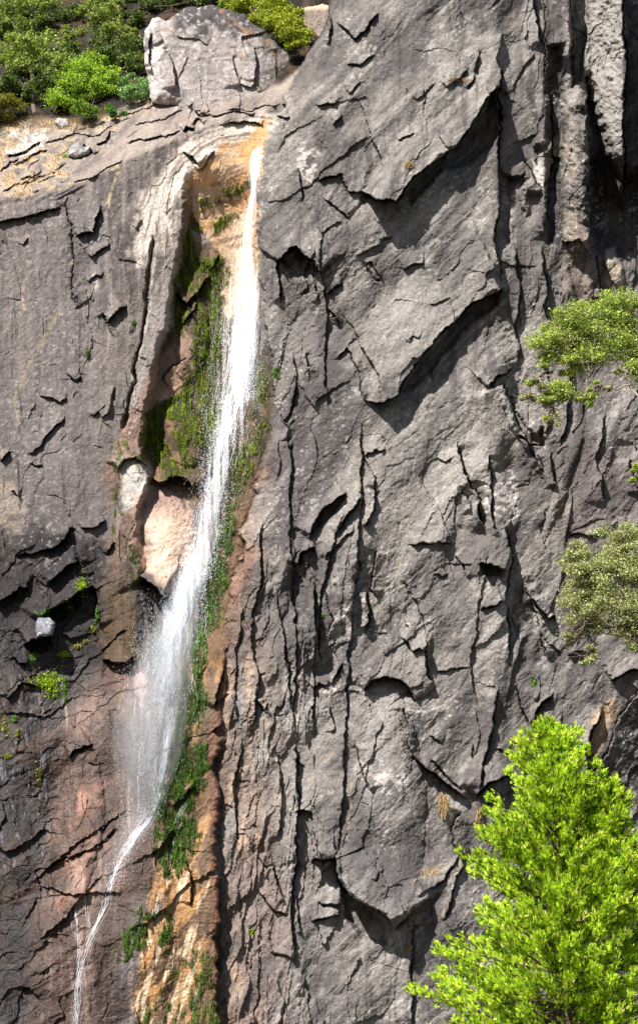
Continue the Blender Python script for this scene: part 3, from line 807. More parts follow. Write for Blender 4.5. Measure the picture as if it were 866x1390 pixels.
def plain(name, c, rough=.8, var=.4, scale=8.0, transl=0.0, attr=True):
    m, nt, out = newmat(name)
    tc = N(nt, 'ShaderNodeTexCoord'); n1 = N(nt, 'ShaderNodeTexNoise'); n1.inputs['Scale'].default_value = scale; n1.inputs['Detail'].default_value = 4
    nt.links.new(tc.outputs['Object'], n1.inputs['Vector'])
    r = N(nt, 'ShaderNodeMapRange'); r.inputs['From Min'].default_value = .3; r.inputs['From Max'].default_value = .7
    r.inputs['To Min'].default_value = 1 - var; r.inputs['To Max'].default_value = 1 + var
    nt.links.new(n1.outputs['Fac'], r.inputs['Value'])
    vm = N(nt, 'ShaderNodeVectorMath', operation='SCALE'); nt.links.new(r.outputs[0], vm.inputs['Scale'])
    if attr:
        at = N(nt, 'ShaderNodeAttribute', attribute_name='tint'); nt.links.new(at.outputs['Color'], vm.inputs[0])
    else:
        vm.inputs[0].default_value = tuple(lin(c))
    b = N(nt, 'ShaderNodeBsdfPrincipled'); b.inputs['Roughness'].default_value = rough; b.inputs['Specular IOR Level'].default_value = .3
    nt.links.new(vm.outputs[0], b.inputs['Base Color'])
    if transl > 0:
        t = N(nt, 'ShaderNodeBsdfTranslucent'); v2 = N(nt, 'ShaderNodeVectorMath', operation='SCALE'); v2.inputs['Scale'].default_value = transl
        nt.links.new(vm.outputs[0], v2.inputs[0]); nt.links.new(v2.outputs[0], t.inputs['Color'])
        mx = N(nt, 'ShaderNodeAddShader')
        nt.links.new(b.outputs[0], mx.inputs[0]); nt.links.new(t.outputs[0], mx.inputs[1]); nt.links.new(mx.outputs[0], out.inputs['Surface'])
    else:
        nt.links.new(b.outputs[0], out.inputs['Surface'])
    return m


M_rock = rock_mat('weathered_granite')
M_leaf = plain('leaf', None, .5, .25, 3, .5)
M_bark = plain('bark', (120, 105, 92), .9, .4, 12, attr=False)
M_bark_pale = plain('pale_bark', (165, 152, 138), .9, .4, 12, attr=False)
M_grass = plain('dry_grass_blade', None, .8, .25, 3, .3)
M_moss = plain('moss_tuft', None, .9, .3, 3, .25)


def mesh_from(name, V, F4=None, tint=None, mat=None, parent=None, smoothf=False, F3=None, extra=None):
    me = bpy.data.meshes.new(name)
    V = np.asarray(V, np.float32).reshape(-1, 3)
    nq = 0 if F4 is None else len(F4); n3 = 0 if F3 is None else len(F3)
    idx = []
    if nq: idx.append(np.asarray(F4, np.int32).ravel())
    if n3: idx.append(np.asarray(F3, np.int32).ravel())
    idx = np.concatenate(idx)
    me.vertices.add(len(V)); me.vertices.foreach_set('co', V.ravel())
    me.loops.add(len(idx)); me.loops.foreach_set('vertex_index', idx)
    me.polygons.add(nq + n3)
    st = np.concatenate([np.arange(nq) * 4, nq * 4 + np.arange(n3) * 3]).astype(np.int32)
    me.polygons.foreach_set('loop_start', st)
    me.polygons.foreach_set('use_smooth', np.full(nq + n3, smoothf))
    if tint is not None:
        a = me.color_attributes.new('tint', 'FLOAT_COLOR', 'POINT')
        t = np.ones((len(V), 4), np.float32); t[:, :3] = np.asarray(tint).reshape(-1, 3)
        a.data.foreach_set('color', t.ravel())
    if extra is not None:
        for k, v in extra.items():
            a = me.attributes.new(k, 'FLOAT', 'POINT'); a.data.foreach_set('value', np.asarray(v, np.float32).ravel())
    me.update(calc_edges=True); me.validate()
    if mat: me.materials.append(mat)
    o = bpy.data.objects.new(name, me); col.objects.link(o)
    if parent is not None:
        o.parent = parent
    return o


def reloc(o, base):
    """put the object's origin on its base without moving the mesh in space"""
    base = np.asarray(base, float)
    me = o.data; n = len(me.vertices); c = np.empty(n * 3, np.float32); me.vertices.foreach_get('co', c)
    c = c.reshape(-1, 3) - base.astype(np.float32); me.vertices.foreach_set('co', c.ravel())
    o.location = tuple(base)


def tag(o, label=None, cat=None, group=None, kind=None):
    if label: o['label'] = label
    if cat: o['category'] = cat
    if group: o['group'] = group
    if kind: o['kind'] = kind
    return o


def empty(name, loc):
    o = bpy.data.objects.new(name, None); o.location = tuple(float(v) for v in loc); o.empty_display_size = .5; col.objects.link(o)
    return o


# ================================================================ cliff + hillside meshes
V = world(PX, PY, SURF).reshape(-1, 3)
ii, jj = np.meshgrid(np.arange(NYg - 1), np.arange(NXg - 1), indexing='ij')
v0 = ii * NXg + jj
Fq = np.stack([v0, v0 + NXg, v0 + NXg + 1, v0 + 1], -1)
hf = hill[:-1, :-1]


def sub(name, mask, mat):
    F = Fq[mask]
    used = np.zeros(len(V), bool); used[F.ravel()] = True
    mp = np.cumsum(used) - 1
    return mesh_from(name, V[used], mp[F], C.reshape(-1, 3)[used], mat, None, False, extra={'wet': WET.ravel()[used]})


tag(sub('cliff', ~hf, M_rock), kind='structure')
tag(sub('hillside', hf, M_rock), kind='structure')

# ground in front of the cliff
gx = np.linspace(-400, 400, 161); gy_ = np.linspace(-120, 205, 131)
GX, GY = np.meshgrid(gx, gy_)
GZ = .6 * fbm(GX / 20, GY / 20, 4, 401) + np.clip((GY - 60) * .06, 0, 6)
GZ -= (GZ) * smooth(12, 4, np.hypot(GX, GY))
gi, gj = np.meshgrid(np.arange(130), np.arange(160), indexing='ij'); g0 = gi * 161 + gj
o = mesh_from('ground', np.stack([GX, GY, GZ], -1), np.stack([g0, g0 + 1, g0 + 162, g0 + 161], -1).reshape(-1, 4), None,
              plain('forest_floor', (70, 66, 50), .95, .4, .8, attr=False), None, True)
tag(o, kind='structure')


def ground_z(x, y):
    i = int(np.clip((y + 120) / 2.5, 0, 129)); j = int(np.clip((x + 400) / 5, 0, 159))
    return float(GZ[i, j])


# ================================================================ foliage
def rand_dirs(n):
    d = rng.normal(size=(n, 3)); return d / np.linalg.norm(d, axis=1)[:, None]


def leaves(cent, size, tint, bias=None, asp=.55):
    """one pointed, folded leaf (two triangles sharing the midrib) per centre"""
    n = len(cent)
    a = rand_dirs(n)
    if bias is not None: a = a + bias; a /= np.linalg.norm(a, axis=1)[:, None]
    b = np.cross(a, rand_dirs(n)); b /= np.linalg.norm(b, axis=1)[:, None] + 1e-9
    c = np.cross(a, b)
    s = 1.2 * np.asarray(size).reshape(-1, 1) * np.ones((n, 1))
    v = np.stack([cent - a * s, cent + (b * asp + c * .18) * s, cent + a * s, cent + (-b * asp + c * .18) * s], 1)
    k = np.arange(n)[:, None] * 4
    f = np.concatenate([k + [0, 1, 2], k + [0, 2, 3]], 0)
    t = np.repeat(tint[:, None, :], 4, 1)
    return v.reshape(-1, 3), f, t.reshape(-1, 3)


def tube(path, r0, r1, n=6):
    p = np.asarray(path, float); m = len(p)
    vs_ = []; fs = []
    for i in range(m):
        t = p[min(i + 1, m - 1)] - p[max(i - 1, 0)]; t /= np.linalg.norm(t) + 1e-9
        a = np.cross(t, [0.3, .9, .1]); a /= np.linalg.norm(a) + 1e-9; b = np.cross(t, a)
        r = r0 + (r1 - r0) * i / (m - 1)
        for k in range(n):
            w = 2 * math.pi * k / n; vs_.append(p[i] + r * (math.cos(w) * a + math.sin(w) * b))
    for i in range(m - 1):
        for k in range(n):
            fs.append((i * n + k, i * n + (k + 1) % n, (i + 1) * n + (k + 1) % n, (i + 1) * n + k))
    return np.array(vs_), np.array(fs)


def join(parts):
    v = []; f = []; o = 0
    for a, b in parts:
        v.append(a); f.append(b + o); o += len(a)
    return np.concatenate(v), np.concatenate(f)


def curvy(a, b, n=7, wob=.06, sag=0.0):
    a = np.asarray(a, float); b = np.asarray(b, float); L = np.linalg.norm(b - a)
    t = np.linspace(0, 1, n)[:, None]
    p = a + (b - a) * t
    w = np.cumsum(rng.normal(size=(n, 3)) * wob * L / n ** .5, 0); w -= w[-1] * t
    p += w * np.sin(t * math.pi) ** .5
    p[:, 2] += (sag * L * np.sin(t * math.pi))[:, 0]
    return p


def crown_points(clumps, dens, sub_r=.32, Yoff=0):
    """clumps in photo pixels (px,py,rx,ry, depth in px units before the rock, world Y)"""
    pts = []; nrm = []
    for (cx, cy, rx, ry, Y) in clumps:
        c = world(cx, cy, Y); s = S * Y / D0 * 1.0
        R = np.array([rx * s, .8 * (rx + ry) / 2 * s, ry * s]) * 1.12
        ns = max(5, int(.020 * rx * ry * dens ** .5))
        sd = rand_dirs(ns) * (rng.uniform(.15, 1.35, (ns, 1)) ** .7)
        sc = c + sd * R * .85
        for q in sc:
            k = int(rng.uniform(.6, 1.4) * dens * 4.6 * rx * ry / ns) + 1
            rr = sub_r * .82 * min(R) * rng.uniform(.45, 1.4)
            g = rng.normal(size=(k, 3)) * [rr, rr, rr * .6]
            pts.append(q + g)
    return np.concatenate(pts)


def tree(name, label, cat, base, clumps, col_a, col_b, leaf=.10, dens=1.4, group=None, trunk_r=.25, bark=None, limbs=True, sub_r=.32, crown='crown', trunk_top=None, asp=.55):
    root = empty(name, base); tag(root, label, cat, group)
    base = np.asarray(base, float)
    pts = crown_points(clumps, dens, sub_r)
    n = len(pts)
    u = rng.random((n, 1)) ** 1.3
    t = lin(col_a) * (1 - u) + lin(col_b) * u
    t = t * rng.uniform(.75, 1.25, (n, 1))
    v, f, tt = leaves(pts, rng.uniform(.6, 1.2, n) * leaf, t, asp=asp)
    mesh_from(crown, v - base, None, tt, M_leaf, root, False, f)
    cc = np.array([world(c[0], c[1], c[4]) for c in clumps])
    parts = []
    tt_ = cc.mean(0) if trunk_top is None else np.asarray(trunk_top)
    tp = curvy(base - [0, 0, .4], tt_, 8, .05)
    tk = tube(tp, trunk_r, trunk_r * .35, 8)
    mesh_from('trunk', tk[0] - base, tk[1], None, bark or M_bark, root, True)
    if limbs:
        for c, q in zip(clumps, cc):
            s0 = tp[rng.integers(2, 7)]
            pth = curvy(s0, q, 7, .10, -.04)
            parts.append(tube(pth, trunk_r * .35, trunk_r * .08, 5))
            sc = S * c[4] / D0
            for k in range(9):
                e = q + rand_dirs(1)[0] * np.array([c[2], c[2] * .7, c[3]]) * sc * .9
                parts.append(tube(curvy(pth[rng.integers(3, 7)], e, 5, .14), trunk_r * .13, trunk_r * .03, 4))
        vv, ff = join(parts)
        mesh_from('limbs', vv - base, ff, None, bark or M_bark, root, True)
    return root


def sY(px, py, off):
    return float(surf(px, py, off))


def onrock(px, py, off=0):
    return world(px, py, sY(px, py, off))


# --- trees of the shady hillside, top left. each: base pixel, clumps, colours
def clump_list(lst, off, k=1.12):
    return [(cx, cy, rx * k, ry * k, sY(cx, min(cy + ry * .6, 170), off)) for (cx, cy, rx, ry) in lst]


G_pale = ((78, 106, 34), (184, 194, 96)); G_bright = ((92, 132, 30), (182, 206, 70)); G_dark = ((48, 68, 28), (118, 138, 60)); G_blue = ((84, 128, 62), (150, 180, 112)); G_yel = ((96, 120, 20), (196, 200, 60))
GRP = 'broadleaf trees on the shaded hillside'
tree('broadleaf_tree', 'largest olive tree with spreading layered crown, left edge above the dry ledge', 'tree', onrock(48, 150), clump_list([(45, 72, 40, 22), (20, 84, 26, 20), (70, 84, 24, 14), (12, 60, 22, 16), (52, 58, 26, 12)], 26), *G_pale, leaf=.12, dens=1.0, group=GRP, trunk_top=onrock(40, 85, 20))
tree('broadleaf_tree', 'olive-green tree crown filling the corner at the very top left', 'tree', onrock(30, 110), clump_list([(15, 20, 36, 22), (50, 12, 32, 18), (-20, 30, 40, 30), (28, 40, 24, 12)], 10), (70, 96, 30), (164, 176, 84), leaf=.12, dens=1.0, group=GRP)
tree('broadleaf_tree', 'small rounded olive tree in front of the dark hollow, beside the largest crown', 'tree', onrock(92, 100), clump_list([(92, 42, 22, 13), (84, 54, 14, 8), (108, 66, 10, 8)], 24), *G_pale, leaf=.11, dens=1.1, group=GRP)
tree('broadleaf_tree', 'wide green tree leaning right towards the pale outcrop over dark shade', 'tree', onrock(140, 105), clump_list([(140, 22, 28, 18), (165, 40, 24, 13), (120, 8, 26, 14), (182, 50, 14, 8), (150, 6, 30, 12)], 24), *G_pale, leaf=.11, dens=1.1, group=GRP)
tree('broadleaf_tree', 'dark leafy tree seen in shade behind the bright green bush', 'tree', onrock(150, 118), clump_list([(160, 78, 24, 20), (100, 80, 30, 18), (130, 60, 22, 18), (60, 118, 34, 20), (185, 90, 14, 22), (20, 120, 30, 18), (185, 60, 14, 20)], 6), *G_dark, leaf=.12, dens=.9, group=GRP)
tree('broadleaf_tree', 'dark tree along the top edge between the leaning tree and the outcrop', 'tree', onrock(200, 20), clump_list([(200, 6, 34, 14), (240, -4, 34, 14), (90, 18, 26, 16), (70, 32, 22, 14), (280, -6, 34, 14), (190, 22, 16, 14)], 10), *G_dark, leaf=.12, dens=.9, group=GRP)
SG = 'bushes at the foot of the hillside trees'
tree('bush', 'bright green bush, the largest and brightest one on the dry ledge', 'bush', onrock(118, 164), clump_list([(120, 100, 34, 20), (100, 120, 30, 20), (138, 118, 24, 16), (132, 88, 22, 14), (88, 126, 20, 12)], 24), *G_bright, leaf=.11, dens=1.7, group=SG, trunk_r=.12)
tree('bush', 'small round green bush in front of the brightest bush', 'bush', onrock(112, 166), clump_list([(112, 150, 20, 13), (122, 154, 12, 10)], 34), (66, 100, 26), (140, 168, 54), leaf=.10, dens=1.7, group=SG, trunk_r=.1)
tree('bush', 'low blue-green bush at the foot of the pale outcrop', 'bush', onrock(205, 142), clump_list([(205, 118, 30, 17), (225, 126, 14, 9), (186, 128, 18, 11), (180, 112, 12, 10)], 22), *G_blue, leaf=.11, dens=1.5, group=SG, trunk_r=.1)
tree('bush', 'small low green bush between the bright bush and the blue-green bush', 'bush', onrock(158, 156), clump_list([(156, 150, 15, 8)], 26), (50, 100, 34), (110, 160, 60), leaf=.10, dens=1.7, group=SG, trunk_r=.08)
tree('bush', 'yellow-olive bush against the left edge above the white rock', 'bush', onrock(12, 168), clump_list([(10, 142, 20, 20), (-14, 150, 24, 20)], 24), (70, 78, 20), (150, 146, 48), leaf=.11, dens=1.4, group=SG, trunk_r=.12)
tree('bush', 'olive bush at the left edge beside the white rock, below the dry ledge', 'bush', onrock(4, 226), clump_list([(4, 194, 14, 22), (-16, 200, 20, 24)], 10), (62, 84, 28), (136, 152, 60), leaf=.11, dens=1.3, group=SG, trunk_r=.12)
tree('bush', 'tiny round bush on the white rock below the dry ledge', 'bush', onrock(39, 202), clump_list([(39, 196, 9, 6)], 4), (80, 90, 40), (140, 140, 70), leaf=.08, dens=2.5, group=SG, trunk_r=.05)

# ---- top-centre outcrop (a separate block standing on the lip)
def block(name, poly, prot, thick, tintf, label=None, cat=None, feats=None, step=1.2, group=None, kind=None, rough=2.0, off=0.0, ybase=None):
    p = np.array(poly, float); x0, y0 = p.min(0) - 3; x1, y1 = p.max(0) + 3
    bx = np.arange(x0, x1, step); by = np.arange(y0, y1, step); X, Y = np.meshgrid(bx, by)
    wx = X + rough * fbm(X / 14, Y / 14, 3, 501); wy = Y + rough * fbm(X / 14, Y / 14, 3, 505)
    d, _, _ = pdist(list(poly) + [poly[0]], wx, wy); ins = inside(poly, wx, wy)
    cx, cy = p.mean(0)
    yb = surf(np.clip(X, x0 + 4, x1 - 4), Y)
    yc = sY(cx, max(q[1] for q in poly) - 4 if ybase is None else ybase, 0)
    front = prot * (1 - np.exp(-np.where(ins, d, 0) / (prot * .16)))
    front = front + (feats(X, Y, wx, wy) if feats else 0)
    front += 2.2 * fbm(X / 20, Y / 30, 4, 511) + 1.0 * fbm(X / 6, Y / 6, 3, 515)
    h_, t_, e_ = voro(wx / 44, wy / 60, 520)
    front += 1.2 * h_ + 8 * t_
    Yf = yc - (front + off) * S - (.12 * (Y - cy)) * S
    VV = world(X, Y, Yf); VB = world(X, Y, yc + thick * S + 0 * X)
    n, m_ = X.shape
    I, J = np.meshgrid(np.arange(n - 1), np.arange(m_ - 1), indexing='ij'); q0 = I * m_ + J
    Fk = ins[:-1, :-1] & ins[1:, :-1] & ins[:-1, 1:] & ins[1:, 1:]
    Fa = np.stack([q0, q0 + m_, q0 + m_ + 1, q0 + 1], -1)[Fk]
    Nn = n * m_
    Fb = (Fa + Nn)[:, ::-1]
    # rim
    e = np.concatenate([Fa[:, [0, 1]], Fa[:, [1, 2]], Fa[:, [2, 3]], Fa[:, [3, 0]]])
    key = np.sort(e, 1); kk = key[:, 0].astype(np.int64) * Nn + key[:, 1]
    un, inv, ct = np.unique(kk, return_inverse=True, return_counts=True)
    be = e[ct[inv] == 1]
    Fr = np.stack([be[:, 0], be[:, 0] + Nn, be[:, 1] + Nn, be[:, 1]], -1)
    F = np.concatenate([Fa, Fb, Fr])
    T = tintf(X, Y)
    Vall = np.concatenate([VV.reshape(-1, 3), VB.reshape(-1, 3)]); Tall = np.concatenate([T.reshape(-1, 3)] * 2)
    used = np.zeros(len(Vall), bool); used[F.ravel()] = True; mp = np.cumsum(used) - 1
    o = mesh_from(name, Vall[used], mp[F], Tall[used], M_rock, None, False, extra={'wet': np.zeros(used.sum())})
    reloc(o, world(cx, y1, yc))
    tag(o, label, cat, group, kind)
    return o


def mixc(T, m, c, a=1.0):
    m = (np.clip(m, 0, 1) * a)[..., None]; return T * (1 - m) + lin(c) * m


def t_outcrop(X, Y):
    T = np.ones(X.shape + (3,)) * lin((150, 142, 140))
    T = mixc(T, smooth(-.2, .6, fbm(X / 30, Y / 30, 4, 601)), (172, 162, 158), .7)
    T = mixc(T, smooth(236, 200, X) * smooth(.0, .4, fbm(X / 8, Y / 12, 3, 603) + .3), (216, 210, 206), .9)
    T = mixc(T, smooth(52, 30, Y - .30 * np.clip(X - 310, 0, 99) + 20 * fbm(X / 10, Y / 10, 3, 605)) * smooth(225, 245, X), (64, 60, 62), .9)
    T = mixc(T, smooth(335, 350, X) * smooth(-.2, .4, fbm(X / 18, Y / 18, 3, 607)), (122, 112, 110), .8)
    T = mixc(T, smooth(.35, .7, fbm(X / 5, Y / 4, 3, 611)), (208, 202, 198), .5)
    for x0, y0, x1, y1 in ((312, 34, 318, 75), (336, 45, 328, 85), (360, 56, 376, 74), (300, 14, 340, 44), (216, 36, 232, 44)):
        d, _, _ = pdist([(x0, y0), (x1, y1)], X + 4 * fbm(X / 8, Y / 8, 3, 613), Y)
        T = mixc(T, smooth(6, 2, d) * smooth(-.2, .3, fbm(X / 5, Y / 5, 3, 617)), (150, 116, 92), .7)
    return T


def f_outcrop(X, Y, wx, wy):
    f = np.zeros(X.shape)
    def lg(pts, h, L, side):
        d, sg, Tt = pdist(pts, wx, wy); v = np.array(pts[-1], float) - pts[0]
        if v[0] * side[1] - v[1] * side[0] < 0: sg = -sg
        return h * smooth(0, .1, Tt) * smooth(0, .1, 1 - Tt) * np.where(sg > 0, np.clip(1 - d / L, 0, 1), -.4 * np.exp(-d / 5))
    f += lg([(221, 66), (230, 75), (236, 92), (242, 120)], 12, 26, (-1, 0))
    f += lg([(316, 76), (318, 96), (325, 116)], 8, 26, (-1, 0))
    f += lg([(204, 40), (203, 70), (206, 100)], 12, 8, (-1, 0))
    f += lg([(206, 38), (216, 44), (222, 54)], 7, 20, (-1, 1))
    f += lg([(325, 114), (340, 118), (345, 112)], 6, 20, (0, -1))
    f += lg([(240, 50), (262, 52), (285, 60)], 3, 20, (0, -1))
    f += lg([(345, 62), (348, 90), (344, 112)], 10, 26, (-1, 0))
    f -= .55 * np.clip(X - 345, 0, 80) * smooth(50, 80, Y)
    return f


block('outcrop', [(196, 42), (204, 26), (214, 22), (226, 26), (252, 10), (290, 6), (330, 18), (360, 42), (388, 66), (402, 78), (400, 96), (396, 120), (392, 160), (352, 170), (300, 166), (250, 160), (236, 150), (206, 140), (197, 84)],
      34, 90, t_outcrop, 'massive pale grey granite outcrop with a dark lichened top, behind the lip of the falls', 'rock outcrop', f_outcrop, off=-30, ybase=136)

tree('bush', 'dense yellow-green bush overhanging the right shoulder of the pale outcrop', 'bush', onrock(380, 62), clump_list([(375, 22, 30, 22), (398, 44, 22, 18), (350, 8, 34, 14), (410, 58, 12, 10), (385, 0, 26, 12)], 60), *G_yel, leaf=.11, dens=1.6, group=SG, trunk_r=.12)
tree('bush', 'small light-green bush at the top edge above the outcrop', 'bush', onrock(325, 20), clump_list([(324, 4, 16, 10), (310, -6, 18, 12)], 50), (90, 120, 40), (180, 196, 84), leaf=.11, dens=1.5, group=SG, trunk_r=.1)
block('boulder', [(404, 14), (420, 8), (450, 6), (452, 50), (430, 56), (416, 44)], 12, 40, lambda X, Y: mixc(np.ones(X.shape + (3,)) * lin((150, 134, 126)), smooth(16, 8, Y), (232, 206, 168)), 'pale rounded slab glimpsed at the top edge between the yellow-green bush and the dark wall', 'boulder', off=-20)


def t_grey(X, Y):
    return mixc(np.ones(X.shape + (3,)) * lin((150, 146, 146)), smooth(.0, .5, fbm(X / 5, Y / 5, 3, 621)), (190, 186, 184), .8)


def t_blue(X, Y):
    return mixc(np.ones(X.shape + (3,)) * lin((128, 130, 138)), smooth(.0, .5, fbm(X / 4, Y / 4, 3, 625)), (176, 180, 190), .8)


block('boulder', [(74, 166), (78, 160), (92, 162), (98, 172), (84, 177)], 9, 10, t_grey, 'small grey boulder on the dry-grass ledge beside the brightest bush', 'boulder', rough=1, step=.8)
block('boulder', [(92, 212), (96, 198), (108, 192), (114, 200), (124, 198), (122, 210), (104, 216)], 14, 10, t_grey, 'dark-sided grey block on the pale slope below the dry-grass ledge', 'boulder', rough=1, step=.8)
block('boulder', [(48, 846), (52, 838), (68, 838), (76, 846), (72, 862), (50, 866)], 12, 14, t_blue, 'pale blue-grey block wedged over a black hollow in the dark wet wall', 'boulder', rough=1, step=.8)

# ---- oak limbs reaching in from the right
def limb_tree(name, label, base, main, clumps, ca, cb, leaf, dens, bark):
    root = empty(name, base); tag(root, label, 'tree', 'live oaks leaning out beside the right wall'); base = np.asarray(base, float)
    pts = crown_points(clumps, dens, .30); n = len(pts)
    u = rng.random((n, 1)) ** 1.2
    t = (lin(ca) * (1 - u) + lin(cb) * u) * rng.uniform(.7, 1.3, (n, 1))
    v, f, tt = leaves(pts, rng.uniform(.6, 1.2, n) * leaf, t, asp=.5)
    mesh_from('crown', v - base, None, tt, M_leaf, root, False, f)
    mp = np.array([world(*m) for m in main])
    tk = tube(np.concatenate([[base - [0, 0, .5]], mp]), .34, .16, 8); mesh_from('trunk', tk[0] - base, tk[1], None, bark, root, True)
    parts = []
    qs = [world(c[0], c[1], c[4]) + np.array([0, rng.normal() * .4, 0]) for c in clumps]
    order = sorted(range(len(qs)), key=lambda i_: np.linalg.norm(qs[i_] - mp[-1]))
    nodes = [(m_, .11) for m_ in mp[-3:]]
    for i_ in order:
        q = qs[i_]; c = clumps[i_]
        st_, r_ = min(nodes, key=lambda nd_: np.linalg.norm(nd_[0] - q) - nd_[1] * 4)
        pth = curvy(st_, q, 8, .22, .05); parts.append(tube(pth, r_, r_ * .6, 6)); nodes.append((q, r_ * .6)); nodes.append((pth[4], r_ * .75)); s = S * c[4] / D0
        for j in range(22):
            e = q + rand_dirs(1)[0] * np.array([c[2] * 1.25, c[2] * .7, c[3] * 1.15]) * s
            parts.append(tube(curvy(pth[rng.integers(3, 8)], e, 6, .25), .045, .012, 4))
    vv, ff = join(parts); mesh_from('limbs', vv - base, ff, None, bark, root, True)
    return root


YO = 146.0
limb_tree('oak_tree', 'sunlit yellow-green oak with bare pale twigs, reaching in above the other oak at right edge', world(960, 700, 149), [(945, 640, 148.), (925, 590, 147.), (900, 560, 146.5), (868, 540, YO)],
          [(800, 440, 50, 28, YO), (762, 458, 38, 26, YO), (745, 478, 26, 22, YO), (800, 480, 40, 22, YO), (838, 420, 40, 24, YO), (776, 492, 36, 18, YO), (730, 520, 22, 13, YO), (755, 535, 26, 18, YO), (735, 548, 22, 10, YO), (712, 540, 14, 8, YO), (860, 450, 34, 30, YO),
           (850, 505, 22, 12, YO), (802, 530, 22, 9, YO), (880, 490, 30, 40, YO), (745, 572, 16, 10, YO), (790, 542, 26, 9, YO), (865, 640, 10, 16, YO)], (88, 120, 30), (206, 214, 116), .085, 1.5, M_bark_pale)
limb_tree('oak_tree', 'dusty grey-green drooping oak at the right edge, between the sunlit oak and bright conifer', world(985, 1060, 149), [(965, 1000, 148.), (940, 920, 147.), (905, 870, 146.5), (872, 840, YO)],
          [(830, 770, 48, 32, YO), (790, 775, 36, 20, YO), (782, 742, 24, 14, YO), (850, 735, 34, 22, YO), (800, 810, 36, 22, YO), (785, 845, 24, 26, YO), (845, 815, 34, 28, YO), (815, 850, 16, 14, YO), (880, 770, 30, 60, YO),
           (800, 890, 22, 10, YO), (775, 862, 14, 14, YO), (856, 850, 22, 30, YO), (860, 875, 20, 10, YO)], (96, 112, 56), (208, 210, 150), .08, 1.5, M_bark)

# ---- incense cedar, bottom right, nearer the camera
def cedar(base_px, Yt, apexes, label):
    zb = None
    bx, _ = ray(base_px, 1300)
    gx0 = float(bx * Yt); gz = ground_z(gx0, Yt)
    root = empty('incense_cedar', (gx0, Yt, gz)); tag(root, label, 'conifer')
    base = np.array([gx0, Yt, gz])
    px2m = S * Yt / D0
    Q = []; O = []; parts = []
    for ai, (apx, apy, wk, main) in enumerate(apexes):
        top_ = world(apx, apy, Yt)
        foot = base if main else world(base_px + 20, apy + 260, Yt)
        axis_ = top_ - foot; Hh = np.linalg.norm(axis_)
        tp = foot + axis_ * np.linspace(0, 1, 14)[:, None] + np.concatenate([[[0, 0, 0]], rng.normal(size=(12, 3)) * .03, [[0, 0, 0]]])
        tk = tube(tp, .24 if main else .1, .015, 9)
        mesh_from('trunk', tk[0] - base, tk[1], None, M_bark, root, True)
        nb = int(430 * Hh / 13.0) if main else 170
        for k in range(nb):
            z = 1 - (k + rng.random()) / nb                 # fraction from apex
            z = z ** 1.0
            dist = z * min(Hh, 11.5) + .05
            if not main and dist > 4.5: continue
            o = top_ - axis_ / Hh * dist
            az = rng.uniform(0, 2 * math.pi)
            reach = wk * (dist ** .64) * rng.uniform(.74, 1.08) * (1 + .13 * math.sin(2 * az + dist * 1.7 + ai) + .10 * math.sin(dist * 3.1 + 3 * az))
            rise = .75 - .55 * min(1, dist / 7) + rng.normal() * .08
            d = np.array([math.cos(az), math.sin(az), rise]); d /= np.linalg.norm(d)
            e = o + d * reach + [0, 0, .10 * reach]
            m_ = max(4, int(reach / .18) + 2)
            pth = curvy(o, e, m_, .03, -.06)
            parts.append(tube(pth, .012 + .012 * reach, .006, 4))
            nsp = int(16 + reach * 74)
            ntw = int(3 + reach * 4.5)
            tw = rng.integers(0, ntw, nsp); ta = rng.uniform(.15, 1, ntw) ** .7
            ti = np.minimum((ta * (m_ - 1)).astype(int), m_ - 1)
            td = rng.normal(size=(ntw, 3)) * [.7, .7, .35] + d * .7 + [0, 0, .25]; td /= np.linalg.norm(td, axis=1)[:, None]
            tl = (.18 + .26 * reach) * rng.uniform(.5, 1.2, ntw) * (1.15 - ta)
            tl = np.maximum(tl, .15)
            pos = pth[ti[tw]] + td[tw] * (tl[tw] * rng.uniform(0, 1, nsp))[:, None] + rng.normal(size=(nsp, 3)) * .06
            Q.append(pos); O.append(np.tile(o, (len(pos), 1)))
    Q = np.concatenate(Q); O = np.concatenate(O); n = len(Q)
    nrm = lambda a: a / (np.linalg.norm(a, axis=-1, keepdims=True) + 1e-9)
    out = Q - O; out[:, 2] *= .3; out = nrm(out)
    f = nrm(out * .8 + [0, 0, .85] + rng.normal(size=(n, 3)) * .38)
    s = nrm(np.cross(f, rng.normal(size=(n, 3))))
    L = rng.uniform(.10, .25, n)
    u = rng.random((n, 1)); bt = lin((128, 168, 24)) * (1 - u) + lin((214, 234, 72)) * u
    r_ = rng.random(n); bt *= rng.uniform(.8, 1.2, (n, 1)); bt[r_ < .13] = lin((50, 92, 22)); bt[r_ > .95] = lin((228, 224, 126))
    g = np.arange(7) - 3.0
    th = g * .17 + rng.normal(size=(n, 7)) * .06
    dd = f[:, None] * np.cos(th)[..., None] + s[:, None] * np.sin(th)[..., None]
    l2 = (L[:, None] * (1 - .13 * np.abs(g)) * rng.uniform(.8, 1.1, (n, 7)))[..., None]
    nn = nrm(np.cross(dd, rng.normal(size=(n, 7, 3))))
    st = Q[:, None] + dd * 0
    mid = st + dd * l2 * .6
    blV = np.stack([st, mid + nn * .0095, st + dd * l2, mid - nn * .0095], 2).reshape(-1, 3)
    blT = (bt[:, None, None, :] * np.array([.8, 1, 1.1, 1])[None, None, :, None] * np.ones((1, 7, 1, 1))).reshape(-1, 3)
    blF = np.arange(n * 28).reshape(-1, 4)
    print('cedar blades', len(blF))
    mesh_from('crown', blV - base, blF, blT, M_leaf, root, False)
    vv, ff = join(parts); mesh_from('branches', vv - base, ff, None, M_bark, root, True)


cedar(778, 60.0, [(744, 984, .98, True), (828, 1062, .85, False)], 'bright yellow-green conifer with feathery sprays in front of the wall, bottom right')

